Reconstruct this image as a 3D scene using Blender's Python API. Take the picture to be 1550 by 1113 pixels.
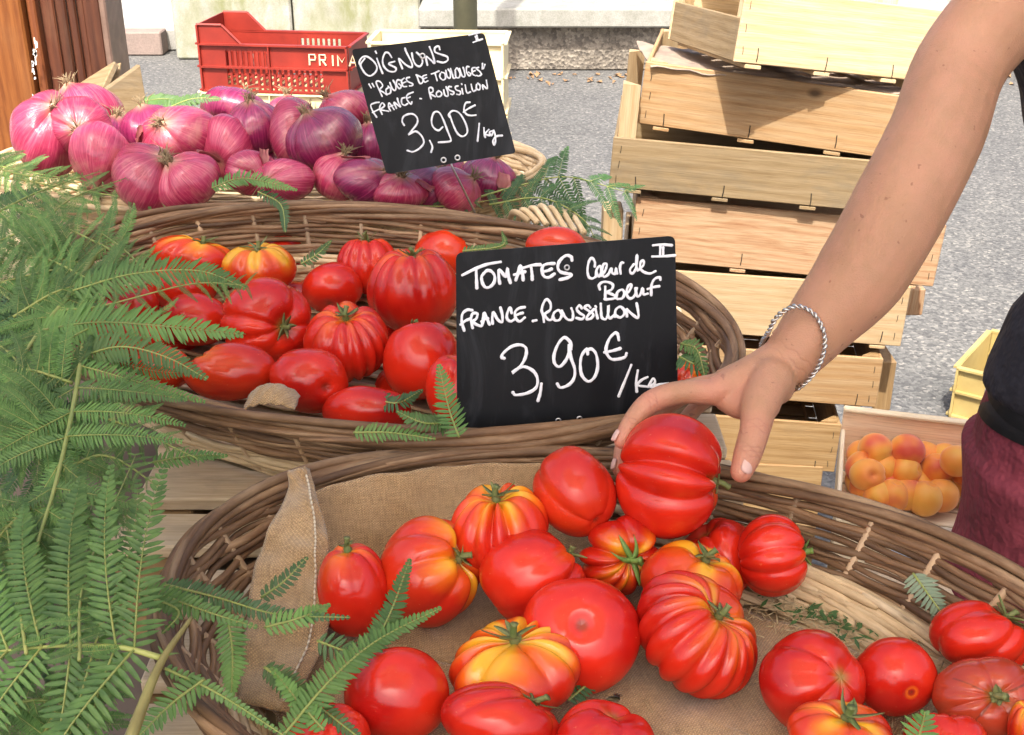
import bpy, bmesh, math, random
import numpy as np
from mathutils import Vector, Matrix

# ------------------------------------------------------------------ camera, sky, sun
for o in list(bpy.data.objects): bpy.data.objects.remove(o)
SC = bpy.context.scene
COL = SC.collection
random.seed(7); RNG = np.random.default_rng(7)
PITCH = math.radians(25); CH = 1.55; FPX = 1871.0
cam_d = bpy.data.cameras.new('camera'); cam = bpy.data.objects.new('camera', cam_d); COL.objects.link(cam)
cam.location = (0, 0, CH); cam.rotation_euler = (math.pi/2 - PITCH, 0, 0)
cam_d.sensor_width = 36; cam_d.lens = 36*FPX/1550; cam_d.clip_start = .02; cam_d.clip_end = 500
SC.camera = cam
SUN_EL, SUN_AZ = math.radians(57), math.radians(190)      # azimuth: compass angle of the sun seen from the stall, 180 = behind the camera
W = bpy.data.worlds.new('World'); SC.world = W; W.use_nodes = True
_nt = W.node_tree; _bg = _nt.nodes['Background']; _sky = _nt.nodes.new('ShaderNodeTexSky')
_sky.sky_type = 'NISHITA'; _sky.sun_disc = False; _sky.sun_elevation = SUN_EL; _sky.sun_rotation = SUN_AZ
_sky.air_density = 0.8; _sky.dust_density = 7.0; _sky.ozone_density = 0.2
_nt.links.new(_sky.outputs[0], _bg.inputs[0]); _bg.inputs[1].default_value = 0.14
sun_d = bpy.data.lights.new('sun', 'SUN'); sun = bpy.data.objects.new('sun', sun_d); COL.objects.link(sun)
sun_d.energy = 3.1; sun_d.angle = math.radians(.8); sun_d.color = (1, .95, .87)
_sd = Vector((math.sin(SUN_AZ)*math.cos(SUN_EL), math.cos(SUN_AZ)*math.cos(SUN_EL), math.sin(SUN_EL)))
sun.rotation_euler = _sd.to_track_quat('Z', 'Y').to_euler()
SC.view_settings.view_transform = 'Standard'; SC.view_settings.look = 'None'
SC.view_settings.exposure = 1.38; SC.view_settings.gamma = 1; SC.view_settings.use_curve_mapping = False
SC.render.engine = 'CYCLES'

# ------------------------------------------------------------------ points of the place from sight lines
CP, SP = math.cos(PITCH), math.sin(PITCH)
def ray(px, py):
    u = (px-775)/FPX; v = (py-556.5)/FPX
    return Vector((u, CP - v*SP, -(SP + v*CP)))           # per metre of depth
def P(px, py, d):  return Vector((0, 0, CH)) + ray(px, py)*d
def PZ(px, py, z): r = ray(px, py); return Vector((0, 0, CH)) + r*((z-CH)/r.z)
def PY(px, py, y): r = ray(px, py); return Vector((0, 0, CH)) + r*(y/r.y)
def depth(p): p = Vector(p); return p.y*CP + (CH-p.z)*SP
CR, CU, CT = Vector((1, 0, 0)), Vector((0, SP, CP)), Vector((0, -CP, SP))

# ------------------------------------------------------------------ mesh helpers
def mesh(name, V, F, mats=(), smooth=True, attrs=None, fmat=None):
    me = bpy.data.meshes.new(name)
    V = np.asarray(V, dtype=np.float64)
    me.from_pydata(V.tolist(), [], F if isinstance(F, list) else np.asarray(F).tolist())
    for m in (mats if isinstance(mats, (list, tuple)) else [mats]): me.materials.append(m)
    if smooth: me.polygons.foreach_set('use_smooth', [True]*len(me.polygons))
    if fmat is not None: me.polygons.foreach_set('material_index', list(fmat))
    if attrs:
        for k, a in attrs.items():
            a = np.asarray(a, dtype=np.float32)
            if a.ndim == 1:
                at = me.attributes.new(k, 'FLOAT', 'POINT'); at.data.foreach_set('value', a)
            else:
                at = me.attributes.new(k, 'FLOAT_VECTOR', 'POINT'); at.data.foreach_set('vector', a.ravel())
    me.update()
    return me
def link(name, data, parent=None, mw=None):
    o = bpy.data.objects.new(name, data); COL.objects.link(o)
    if parent is not None: o.parent = parent
    if mw is not None:
        if parent is not None: o.matrix_local = WM[parent.name].inverted() @ mw
        else: o.matrix_local = mw
    WM[o.name] = mw.copy() if mw is not None else (WM[parent.name].copy() if parent is not None else Matrix.Identity(4))
    return o
WM = {}
def wobj(name, V, F, mat, parent=None, smooth=True, attrs=None, origin=None, fmat=None):
    """world-space vertices; the object's origin is put at its centre (or at origin)"""
    V = np.asarray(V, dtype=np.float64)
    c = Vector(origin) if origin is not None else Vector(((V.min(0)+V.max(0))/2).tolist())
    me = mesh(name, V - np.array(c), F, mat, smooth, attrs, fmat)
    return link(name, me, parent, Matrix.Translation(c))
def tag(o, label=None, cat=None, group=None, kind=None):
    if label: o['label'] = label
    if cat: o['category'] = cat
    if group: o['group'] = group
    if kind: o['kind'] = kind
    return o
def empty(name, loc, label, cat, group=None, M=None):
    o = link(name, None, None, M if M is not None else Matrix.Translation(Vector(loc)))
    o.empty_display_size = .05
    return tag(o, label, cat, group)
def frames(Pt):
    Pt = np.asarray(Pt, float); T = np.gradient(Pt, axis=0); T /= np.linalg.norm(T, axis=1)[:, None]+1e-12
    a = np.array([0, 0, 1.]) if abs(T[0, 2]) < .9 else np.array([1., 0, 0])
    n = np.cross(T[0], a); n /= np.linalg.norm(n); N = [n]
    for i in range(1, len(Pt)):
        n = N[-1] - T[i]*np.dot(N[-1], T[i]); n /= np.linalg.norm(n)+1e-12; N.append(n)
    N = np.array(N); return T, N, np.cross(T, N)
def tube(Pt, R, k=6, flat=None, cap=True):
    """flat = (factor, axis): squash the section along a direction"""
    Pt = np.asarray(Pt, float); n = len(Pt); R = np.broadcast_to(np.asarray(R, float), (n,))
    T, N, B = frames(Pt)
    a = np.arange(k)/k*2*math.pi
    off = (np.cos(a)[None, :, None]*N[:, None, :] + np.sin(a)[None, :, None]*B[:, None, :])*R[:, None, None]
    if flat is not None:
        f, ax = flat; ax = np.asarray(ax, float)
        if ax.ndim == 1: ax = np.broadcast_to(ax, (n, 3))
        d = (off*ax[:, None, :]).sum(2, keepdims=True); off = off - d*ax[:, None, :]*(1-f)
    V = (Pt[:, None, :]+off).reshape(-1, 3)
    F = []
    for i in range(n-1):
        for j in range(k):
            j2 = (j+1) % k; F.append((i*k+j, i*k+j2, (i+1)*k+j2, (i+1)*k+j))
    if cap: F.append(tuple(range(k-1, -1, -1))); F.append(tuple((n-1)*k+j for j in range(k)))
    return V, F
def join(parts):
    V = []; F = []; o = 0; nv = []
    for v, f in parts:
        V.append(np.asarray(v)); F += [tuple(i+o for i in q) for q in f]; o += len(v)
    return np.concatenate(V), F
def catmull(pts, n=6):
    p = np.asarray(pts, float)
    if len(p) < 3:
        t = np.linspace(0, 1, n+1)[:, None]; return p[0]*(1-t)+p[-1]*t
    q = np.vstack([2*p[0]-p[1], p, 2*p[-1]-p[-2]]); out = []
    for i in range(1, len(q)-2):
        for s in range(n):
            t = s/n; a, b, c, d = q[i-1:i+3]
            out.append(.5*((2*b)+(-a+c)*t+(2*a-5*b+4*c-d)*t*t+(-a+3*b-3*c+d)*t**3))
    out.append(q[-2]); return np.array(out)
def box_vf(lx, ly, lz, bev=0.0015):
    bm = bmesh.new(); bmesh.ops.create_cube(bm, size=1)
    for v in bm.verts: v.co = Vector((v.co.x*lx, v.co.y*ly, v.co.z*lz))
    if bev: bmesh.ops.bevel(bm, geom=bm.edges[:], offset=min(bev, lx/4, ly/4, lz/4), segments=1, affect='EDGES')
    bm.verts.ensure_lookup_table(); V = [tuple(v.co) for v in bm.verts]; F = [tuple(v.index for v in f.verts) for f in bm.faces]
    bm.free(); return np.array(V), F
def xf(V, M): V = np.asarray(V); A = np.array(M); return V @ A[:3, :3].T + A[:3, 3]
def board(name, L, h, t, M, mat, parent, bev=.0015, warp=0):
    """a board of length L (x), thickness t (y), height h (z), centred on M"""
    V, F = box_vf(L, t, h, bev)
    me = mesh(name, V, F, mat, False)
    return link(name, me, parent, M)
def basis(o, x, z):
    x = Vector(x).normalized(); z = Vector(z); y = z.cross(x).normalized(); z = x.cross(y)
    M = Matrix((x, y, z)).transposed().to_4x4(); M.translation = Vector(o); return M
def TL(x, y, z): return Matrix.Translation((x, y, z))

# ------------------------------------------------------------------ materials
def newmat(name):
    m = bpy.data.materials.new(name); m.use_nodes = True; nt = m.node_tree
    return m, nt, nt.nodes['Principled BSDF'], nt.nodes.new
def ramp(nt, fac, stops, interp='LINEAR'):
    r = nt.nodes.new('ShaderNodeValToRGB'); r.color_ramp.interpolation = interp
    el = r.color_ramp.elements
    while len(el) < len(stops): el.new(.5)
    for e, (p, c) in zip(el, stops): e.position = p; e.color = (*c, 1) if len(c) == 3 else c
    nt.links.new(fac, r.inputs[0]); return r.outputs[0]
def noise(nt, vec, scale, detail=4, rough=.55, dist=0):
    n = nt.nodes.new('ShaderNodeTexNoise'); n.inputs['Scale'].default_value = scale
    n.inputs['Detail'].default_value = detail; n.inputs['Roughness'].default_value = rough; n.inputs['Distortion'].default_value = dist
    if vec is not None: nt.links.new(vec, n.inputs['Vector'])
    return n.outputs[0]
def objco(nt, scale=(1, 1, 1), rnd=True):
    tc = nt.nodes.new('ShaderNodeTexCoord'); mp = nt.nodes.new('ShaderNodeMapping'); mp.inputs['Scale'].default_value = scale
    nt.links.new(tc.outputs['Object'], mp.inputs[0])
    if rnd:
        oi = nt.nodes.new('ShaderNodeObjectInfo'); ml = nt.nodes.new('ShaderNodeMath'); ml.operation = 'MULTIPLY'; ml.inputs[1].default_value = 37
        nt.links.new(oi.outputs['Random'], ml.inputs[0]); nt.links.new(ml.outputs[0], mp.inputs['Location'])
    return mp.outputs[0]
def mix(nt, fac, a, b, mode='MIX'):
    m = nt.nodes.new('ShaderNodeMix'); m.data_type = 'RGBA'; m.blend_type = mode
    for s, v in ((m.inputs[0], fac), (m.inputs[6], a), (m.inputs[7], b)):
        if hasattr(v, 'is_linked'): nt.links.new(v, s)
        elif isinstance(v, (int, float)): s.default_value = v
        else: s.default_value = (*v, 1)
    return m.outputs[2]
def bump(nt, bs, h, strength=.3, dist=.002, prev=None):
    b = nt.nodes.new('ShaderNodeBump'); b.inputs['Strength'].default_value = strength; b.inputs['Distance'].default_value = dist
    nt.links.new(h, b.inputs['Height'])
    if prev is not None: nt.links.new(prev, b.inputs['Normal'])
    nt.links.new(b.outputs[0], bs.inputs['Normal']); return b.outputs[0]
def brightness(nt, col, lo, hi):
    oi = nt.nodes.new('ShaderNodeObjectInfo'); mr = nt.nodes.new('ShaderNodeMapRange'); mr.inputs[3].default_value = lo; mr.inputs[4].default_value = hi
    nt.links.new(oi.outputs['Random'], mr.inputs[0])
    hs = nt.nodes.new('ShaderNodeHueSaturation'); nt.links.new(mr.outputs[0], hs.inputs['Value']); nt.links.new(col, hs.inputs['Color']); return hs.outputs[0]
def attr(nt, name, out='Fac'):
    a = nt.nodes.new('ShaderNodeAttribute'); a.attribute_name = name; return a.outputs[out]

def wood(name, c1, c2, c3, stain=(.25, .17, .09), stain_amt=.3, rough=.7, var=(.85, 1.1), grain=1.0):
    m, nt, bs, N = newmat(name)
    co = objco(nt, (1, 7, 7))
    n1 = noise(nt, co, 7, 5, .6, 1.2*grain)
    w = nt.nodes.new('ShaderNodeTexWave'); w.wave_type = 'BANDS'; w.bands_direction = 'Z'; w.inputs['Scale'].default_value = 2.2
    w.inputs['Distortion'].default_value = 6*grain; w.inputs['Detail'].default_value = 3; w.inputs['Detail Scale'].default_value = .7
    nt.links.new(objco(nt, (1.2, 9, 9)), w.inputs[0])
    f = noise(nt, objco(nt, (6, 160, 160)), 3, 3, .6)
    a = ramp(nt, n1, [(.3, c2), (.5, c1), (.72, c3)])
    b = ramp(nt, w.outputs[0], [(0, c2), (.35, c1), (1, c3)])
    c = mix(nt, .45, a, b)
    fr = ramp(nt, f, [(.3, (.66, .58, .50)), (.58, (1, 1, 1))])
    c = mix(nt, .6, c, fr, 'MULTIPLY')
    s = ramp(nt, noise(nt, objco(nt, (1, 2, 2)), 9, 5, .65, .5), [(.5, (0, 0, 0)), (.72, (stain_amt,)*3)])
    c = mix(nt, s, c, stain)
    # knots
    v = nt.nodes.new('ShaderNodeTexVoronoi'); v.inputs['Scale'].default_value = 5.5; nt.links.new(objco(nt, (1, 1.6, 1.6)), v.inputs['Vector'])
    kn = ramp(nt, v.outputs['Distance'], [(.03, (1, 1, 1)), (.085, (0, 0, 0))])
    c = mix(nt, kn, c, tuple(x*.32 for x in c2))
    c = brightness(nt, c, *var)
    nt.links.new(c, bs.inputs['Base Color']); bs.inputs['Roughness'].default_value = rough
    bump(nt, bs, f, .35, .0015); return m
M_CRATE = wood('crate wood', (0.383, 0.243, 0.114), (0.316, 0.174, 0.070), (0.402, 0.275, 0.149), stain_amt=.3)
M_CRATET = wood('sunlit new crate wood', (0.594, 0.450, 0.261), (0.522, 0.378, 0.198), (0.648, 0.513, 0.324), stain_amt=.15, var=(.97, 1.03))  # lighter copy of the crate wood, full sun put into its colour
M_CRATEP = wood('pale new crate wood', (0.434, 0.314, 0.175), (0.392, 0.263, 0.131), (0.456, 0.351, 0.214), stain_amt=.12, var=(.95, 1.05))
M_CRATEK = wood('pinkish knotty crate wood', (0.421, 0.270, 0.150), (0.318, 0.157, 0.075), (0.442, 0.310, 0.188), stain_amt=.2, var=(.97, 1.02), grain=3.0)
M_CRATED = wood('darker crate wood', (0.308, 0.193, 0.082), (0.233, 0.132, 0.049), (0.350, 0.233, 0.112), stain_amt=.5)
M_CRATEW = wood('weathered grey crate wood', (0.269, 0.192, 0.098), (0.212, 0.144, 0.067), (0.301, 0.223, 0.126), stain=(0.145, 0.122, 0.085), stain_amt=.6)
M_PALLET = wood('dusty pallet wood', (.66, .52, .34), (.54, .40, .24), (.74, .60, .42), stain=(.2, .16, .12), stain_amt=.4)
M_TRAY = wood('peach coloured poplar', (.88, .66, .46), (.80, .56, .37), (.90, .72, .54), stain_amt=.05, var=(.97, 1.05))
M_POPLAR = wood('white poplar', (.84, .72, .52), (.78, .64, .42), (.88, .78, .60), stain_amt=.05, var=(.97, 1.05))
M_VARN = wood('orange varnished wood', (.19, .062, .014), (.13, .038, .009), (.25, .09, .022), stain_amt=.1, rough=.35)
M_DARKW = wood('dark brown stained wood', (.075, .024, .012), (.05, .015, .008), (.11, .037, .018), stain_amt=.1, rough=.4, var=(.7, 1.3))

def rodmat(name, c1, c2, c3, rough=.55, var=(.7, 1.25)):
    m, nt, bs, N = newmat(name)
    s = attr(nt, 'along', 'Vector')
    n1 = noise(nt, s, 9, 5, .6)
    n2 = noise(nt, s, 60, 3, .6)
    c = ramp(nt, n1, [(.3, c1), (.5, c2), (.7, c3)])
    c = mix(nt, .5, c, ramp(nt, n2, [(.3, (.6, .55, .5)), (.6, (1, 1, 1))]), 'MULTIPLY')
    # nodes (buds) of the twigs
    v = nt.nodes.new('ShaderNodeTexVoronoi'); v.inputs['Scale'].default_value = 13; nt.links.new(s, v.inputs['Vector'])
    c = mix(nt, ramp(nt, v.outputs['Distance'], [(.04, (.8, .8, .8)), (.12, (0, 0, 0))]), c, tuple(x*.4 for x in c1))
    c = brightness(nt, c, *var)
    nt.links.new(c, bs.inputs['Base Color']); bs.inputs['Roughness'].default_value = rough
    bs.inputs['Specular IOR Level'].default_value = .35
    bump(nt, bs, n2, .5, .001); return m
M_ROD = rodmat('brown unpeeled willow', (.095, .050, .026), (.21, .12, .06), (.40, .27, .155))
M_PALE = rodmat('pale peeled cane', (.48, .34, .18), (.64, .49, .29), (.76, .62, .41), .6, (.85, 1.1))
M_STAKE = rodmat('cut cane ends', (.40, .26, .14), (.58, .41, .25), (.70, .54, .36), .6, (.5, 1.15))

def mat_tomato(name, red, orange, yellow, red2):
    m, nt, bs, N = newmat(name)
    co = objco(nt, (1, 1, 1))
    r = attr(nt, 'ripe'); n = noise(nt, co, 28, 4, .6)
    ad = N('ShaderNodeMath'); ad.operation = 'MULTIPLY_ADD'; nt.links.new(n, ad.inputs[0]); ad.inputs[1].default_value = .35; nt.links.new(r, ad.inputs[2])
    sb = N('ShaderNodeMath'); sb.operation = 'SUBTRACT'; nt.links.new(ad.outputs[0], sb.inputs[0]); sb.inputs[1].default_value = .175
    base = mix(nt, ramp(nt, noise(nt, co, 14, 3), [(.4, (0, 0, 0)), (.65, (1, 1, 1))]), red, red2)
    c = ramp(nt, sb.outputs[0], [(.08, (0, 0, 0)), (.45, (1, 1, 1))])
    c1 = mix(nt, c, base, orange)
    c2 = ramp(nt, sb.outputs[0], [(.45, (0, 0, 0)), (.85, (1, 1, 1))]); c1 = mix(nt, c2, c1, yellow)
    sp = ramp(nt, noise(nt, co, 420, 2, .5), [(.70, (0, 0, 0)), (.80, (.3, .3, .3))]); c1 = mix(nt, sp, c1, (.75, .32, .12))
    sp2 = ramp(nt, noise(nt, co, 75, 4, .7, .4), [(.70, (0, 0, 0)), (.76, (.55, .55, .55))]); c1 = mix(nt, sp2, c1, (.36, .10, .03))
    sc = attr(nt, 'scar'); c1 = mix(nt, sc, c1, (.20, .035, .018))
    gt = attr(nt, 'green'); c1 = mix(nt, gt, c1, (.22, .26, .05))
    c1 = brightness(nt, c1, .88, 1.1)
    nt.links.new(c1, bs.inputs['Base Color'])
    rr = ramp(nt, noise(nt, co, 55, 4, .6), [(.3, (.15, .15, .15)), (.75, (.27, .27, .27))]); nt.links.new(rr, bs.inputs['Roughness'])
    bs.inputs['Subsurface Weight'].default_value = .12; bs.inputs['Subsurface Radius'].default_value = (.012, .004, .002); bs.inputs['Subsurface Scale'].default_value = .6
    bs.inputs['Specular IOR Level'].default_value = .42; bs.inputs['Coat Weight'].default_value = .12; bs.inputs['Coat Roughness'].default_value = .08
    bump(nt, bs, noise(nt, co, 45, 4), .14, .003); return m
M_TOM = mat_tomato('tomato skin', (.66, .026, .009), (.76, .13, .012), (.80, .36, .02), (.46, .010, .007))
M_TOM2 = mat_tomato('orange tomato skin', (.68, .045, .010), (.78, .16, .012), (.82, .40, .025), (.56, .022, .010))
M_TOM3 = mat_tomato('dull brownish tomato skin', (.42, .05, .02), (.45, .12, .03), (.5, .3, .07), (.34, .035, .018))

def browned(m):
    nt = m.node_tree; bs = nt.nodes['Principled BSDF']; l = bs.inputs['Base Color'].links[0].from_socket
    c = mix(nt, ramp(nt, noise(nt, objco(nt, (1, 1, 1)), 3.2, 5, .7, .5), [(.64, (0, 0, 0)), (.74, (.75, .75, .75))]), l, (.26, .20, .06)); nt.links.new(c, bs.inputs['Base Color'])
def simple(name, c, rough=.5, metal=0, nscale=None, c2=None, bumps=None, var=None, sub=0, trans=None):
    m, nt, bs, N = newmat(name)
    col = None
    if nscale:
        co = objco(nt); col = mix(nt, ramp(nt, noise(nt, co, nscale, 5, .6), [(.35, (0, 0, 0)), (.65, (1, 1, 1))]), c, c2)
        if bumps: bump(nt, bs, noise(nt, co, nscale*bumps[0], 4, .6), bumps[1], bumps[2])
    if var:
        if col is None:
            rgb = N('ShaderNodeRGB'); rgb.outputs[0].default_value = (*c, 1); col = rgb.outputs[0]
        col = brightness(nt, col, *var)
    if col is not None: nt.links.new(col, bs.inputs['Base Color'])
    else: bs.inputs['Base Color'].default_value = (*c, 1)
    bs.inputs['Roughness'].default_value = rough; bs.inputs['Metallic'].default_value = metal
    if trans:
        tr = N('ShaderNodeBsdfTranslucent'); mx = N('ShaderNodeMixShader'); mx.inputs[0].default_value = trans[0]; tr.inputs[0].default_value = (*trans[1], 1)
        nt.links.new(bs.outputs[0], mx.inputs[1]); nt.links.new(tr.outputs[0], mx.inputs[2]); nt.links.new(mx.outputs[0], nt.nodes['Material Output'].inputs[0])
    return m
M_CALYX = simple('tomato calyx green', (.10, .15, .035), .6, 0, 60, (.20, .20, .07), (4, .4, .001))
M_CALYXB = simple('fresh green calyx', (.12, .24, .04), .5, 0, 60, (.20, .30, .07), (4, .4, .001))
M_FERN = simple('fern leaf', (.055, .135, .028), .5, 0, 12, (.12, .235, .052), (6, .4, .001), (.6, 1.3), trans=(.18, (.14, .34, .04)))
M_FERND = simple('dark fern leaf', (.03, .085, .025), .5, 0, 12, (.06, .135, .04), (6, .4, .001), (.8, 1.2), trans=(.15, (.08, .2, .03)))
M_FERNG = simple('greyish dried fern leaf', (.15, .22, .13), .6, 0, 12, (.22, .28, .18), (6, .4, .001), (.9, 1.1))
browned(M_FERN)
M_STEM = simple('fern stem', (.30, .32, .09), .5, 0, 25, (.20, .26, .06), (5, .3, .001), (.8, 1.15))
M_STEMB = simple('brownish fern stem', (.17, .14, .045), .5, 0, 25, (.24, .22, .07), (5, .3, .001))
M_BLACK = simple('black slate plastic', (.006, .007, .009), .38, 0, 14, (.011, .012, .015), (10, .05, .0005))
_nt = M_BLACK.node_tree; _co = objco(_nt, (1, .4, .25)); _c = mix(_nt, ramp(_nt, noise(_nt, _co, 22, 6, .7, 1.5), [(.5, (0, 0, 0)), (.85, (.8, .8, .8))]), (.006, .007, .009), (.045, .05, .058)); _nt.links.new(_c, _nt.nodes['Principled BSDF'].inputs['Base Color'])
_nt.links.new(ramp(_nt, noise(_nt, _co, 30, 5, .7), [(.3, (.28, .28, .28)), (.7, (.6, .6, .6))]), _nt.nodes['Principled BSDF'].inputs['Roughness'])
M_BLACK.node_tree.nodes['Principled BSDF'].inputs['Specular IOR Level'].default_value = .22
M_CHALK = simple('white chalk marker', (.86, .88, .92), .7)
M_CHALK2 = simple('thin white chalk marker', (.62, .66, .72), .7, 0, 150, (.84, .87, .9))
M_STEEL = simple('steel', (.6, .6, .6), .3, 1)
M_RUST = simple('staple wire', (.06, .05, .04), .5, .6)
M_SILVER = simple('silver', (.62, .60, .56), .3, 1)
M_REDP = simple('red plastic', (.30, .030, .018), .42, 0, 9, (.21, .02, .013), (6, .1, .002))
M_CREAMP = simple('cream plastic', (.78, .68, .42), .45, 0, 9, (.68, .56, .32))
M_YELP = simple('yellow cream plastic', (.42, .33, .13), .4, 0, 9, (.34, .25, .09))
M_TOP = simple('black jersey', (.012, .011, .017), .85, 0, 14, (.020, .018, .026), (.8, 1.0, .03))
M_BELT = simple('black strap webbing', (.010, .010, .012), .7, 0, 60, (.016, .016, .02), (6, .3, .001))
M_TROU = simple('maroon cotton', (.24, .035, .055), .85, 0, 16, (.17, .024, .04), (.75, 1.0, .03))
M_HAIR = simple('brown hair', (.06, .03, .015), .5)
M_PAPER = simple('white paper', (.85, .85, .83), .7)
M_LABEL = simple('pale blue label paper', (.58, .66, .85), .6)
M_INK = simple('blue print', (.08, .11, .28), .6)
M_YINK = simple('yellow print', (.75, .6, .05), .6)
M_PRINTC = simple('cream moulded letters', (.72, .55, .36), .5)
M_POST = simple('olive painted metal', (.23, .22, .13), .5, 0, 8, (.17, .165, .10))
M_POSTL = simple('light edge metal', (.5, .52, .46), .45)
M_HOSE = simple('black rubber hose', (.02, .022, .03), .5)
M_BLUE = simple('light blue plastic', (.25, .5, .7), .5)
M_CLOTH = simple('brown table cloth', (.12, .09, .07), .85, 0, 6, (.17, .13, .10))
M_NAIL = simple('finger nail', (.62, .40, .34), .25)
M_ROOT = simple('dry onion roots', (.34, .26, .15), .8, 0, 90, (.20, .14, .07))
M_FLAKE = simple('loose onion skin', (.34, .06, .09), .35, 0, 40, (.50, .20, .17), (4, .5, .001), trans=(.3, (.6, .25, .2)))
M_STRAW = simple('straw litter', (.50, .40, .24), .7, 0, 50, (.34, .27, .15), var=(.7, 1.2))
M_GUM = simple('awning fabric', (.74, .70, .62), .8, trans=(.58, (.90, .83, .70)))

# skin
M_SKIN, nt, bs, N = newmat('human skin')
co = objco(nt, rnd=False)
c = mix(nt, ramp(nt, noise(nt, co, 13, 4, .6), [(.35, (0, 0, 0)), (.68, (1, 1, 1))]), (.40, .208, .112), (.48, .250, .143))
c = mix(nt, ramp(nt, noise(nt, co, 38, 5, .7), [(.4, (0, 0, 0)), (.7, (.35, .35, .35))]), c, (.60, .27, .18))
c = mix(nt, ramp(nt, noise(nt, co, 110, 2, .5), [(.70, (0, 0, 0)), (.74, (.7, .7, .7))]), c, (.24, .10, .055))
cr_ = attr(nt, 'crease'); c = mix(nt, cr_, c, (.30, .11, .07))
rd = attr(nt, 'flush'); c = mix(nt, rd, c, (.66, .25, .18))
nt.links.new(c, bs.inputs['Base Color']); bs.inputs['Roughness'].default_value = .48
bs.inputs['Subsurface Weight'].default_value = .2; bs.inputs['Subsurface Radius'].default_value = (.01, .004, .002); bs.inputs['Subsurface Scale'].default_value = .5
v = N('ShaderNodeTexVoronoi'); v.inputs['Scale'].default_value = 700; nt.links.new(co, v.inputs['Vector']); b1_ = bump(nt, bs, v.outputs['Distance'], .35, .0008); bump(nt, bs, noise(nt, co, 160, 5, .7), .35, .0012, b1_)

# onion skin
def mat_onion(name, a, b, c3, tan):
    m, nt, bs, N = newmat(name)
    st = attr(nt, 'st', 'Vector'); mp = N('ShaderNodeMapping'); mp.inputs['Scale'].default_value = (7, 7, .5); nt.links.new(st, mp.inputs[0])
    oi = N('ShaderNodeObjectInfo'); ml = N('ShaderNodeMath'); ml.operation = 'MULTIPLY'; ml.inputs[1].default_value = 50
    nt.links.new(oi.outputs['Random'], ml.inputs[0]); nt.links.new(ml.outputs[0], mp.inputs['Location'])
    n1 = noise(nt, mp.outputs[0], 2.2, 4, .65); mp2 = N('ShaderNodeMapping'); mp2.inputs['Scale'].default_value = (30, 30, 1); nt.links.new(st, mp2.inputs[0])
    n2 = noise(nt, mp2.outputs[0], 1.6, 3, .6)
    co = objco(nt)
    c = ramp(nt, n1, [(.25, a), (.5, b), (.75, c3)])
    c = mix(nt, .6, c, ramp(nt, n2, [(.3, (.62, .5, .55)), (.6, (1, 1, 1))]), 'MULTIPLY')
    c = mix(nt, ramp(nt, noise(nt, co, 16, 5, .65, .6), [(.55, (0, 0, 0)), (.75, (.85, .85, .85))]), c, tan)
    tp = attr(nt, 'neck'); c = mix(nt, tp, c, (.40, .27, .15))
    c = brightness(nt, c, .82, 1.15)
    nt.links.new(c, bs.inputs['Base Color']); bs.inputs['Roughness'].default_value = .26
    bs.inputs['Coat Weight'].default_value = .5; bs.inputs['Coat Roughness'].default_value = .16
    ad = N('ShaderNodeMath'); ad.operation = 'ADD'; nt.links.new(n1, ad.inputs[0]); nt.links.new(n2, ad.inputs[1])
    bump(nt, bs, ad.outputs[0], .35, .002); return m
M_ONI = mat_onion('pink onion skin', (.27, .012, .055), (.42, .035, .095), (.60, .13, .18), (.50, .17, .15))
M_OND = mat_onion('dark purple onion skin', (.13, .006, .045), (.24, .016, .08), (.38, .05, .13), (.38, .12, .12))

# burlap
M_BUR, nt, bs, N = newmat('burlap')
uvn = attr(nt, 'weave', 'Vector')
sx = N('ShaderNodeSeparateXYZ'); nt.links.new(uvn, sx.inputs[0])
def sinw(s, k):
    a = N('ShaderNodeMath'); a.operation = 'MULTIPLY'; nt.links.new(s, a.inputs[0]); a.inputs[1].default_value = k
    b = N('ShaderNodeMath'); b.operation = 'SINE'; nt.links.new(a.outputs[0], b.inputs[0]); return b.outputs[0]
K = 2*math.pi/.0030
mm = N('ShaderNodeMath'); mm.operation = 'MULTIPLY'; nt.links.new(sinw(sx.outputs[0], K), mm.inputs[0]); nt.links.new(sinw(sx.outputs[1], K), mm.inputs[1])
wv = ramp(nt, mm.outputs[0], [(0, (0, 0, 0)), (.6, (1, 1, 1))])
mpb = N('ShaderNodeMapping'); mpb.inputs['Scale'].default_value = (60, 900, 1); nt.links.new(uvn, mpb.inputs[0])
mpc = N('ShaderNodeMapping'); mpc.inputs['Scale'].default_value = (900, 60, 1); nt.links.new(uvn, mpc.inputs[0])
th = mix(nt, .5, noise(nt, mpb.outputs[0], 1, 2), noise(nt, mpc.outputs[0], 1, 2))
c = mix(nt, ramp(nt, noise(nt, uvn, 14, 4, .6), [(.35, (0, 0, 0)), (.7, (1, 1, 1))]), (.50, .325, .16), (.60, .42, .235))
c = mix(nt, .75, c, ramp(nt, th, [(.36, (.42, .38, .34)), (.60, (1.15, 1.15, 1.12))]), 'MULTIPLY')
c = mix(nt, wv, mix(nt, .45, c, (.14, .09, .045)), c)
nt.links.new(c, bs.inputs['Base Color']); bs.inputs['Roughness'].default_value = .95; bs.inputs['Sheen Weight'].default_value = .3
bump(nt, bs, mm.outputs[0], .5, .0008)

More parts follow.
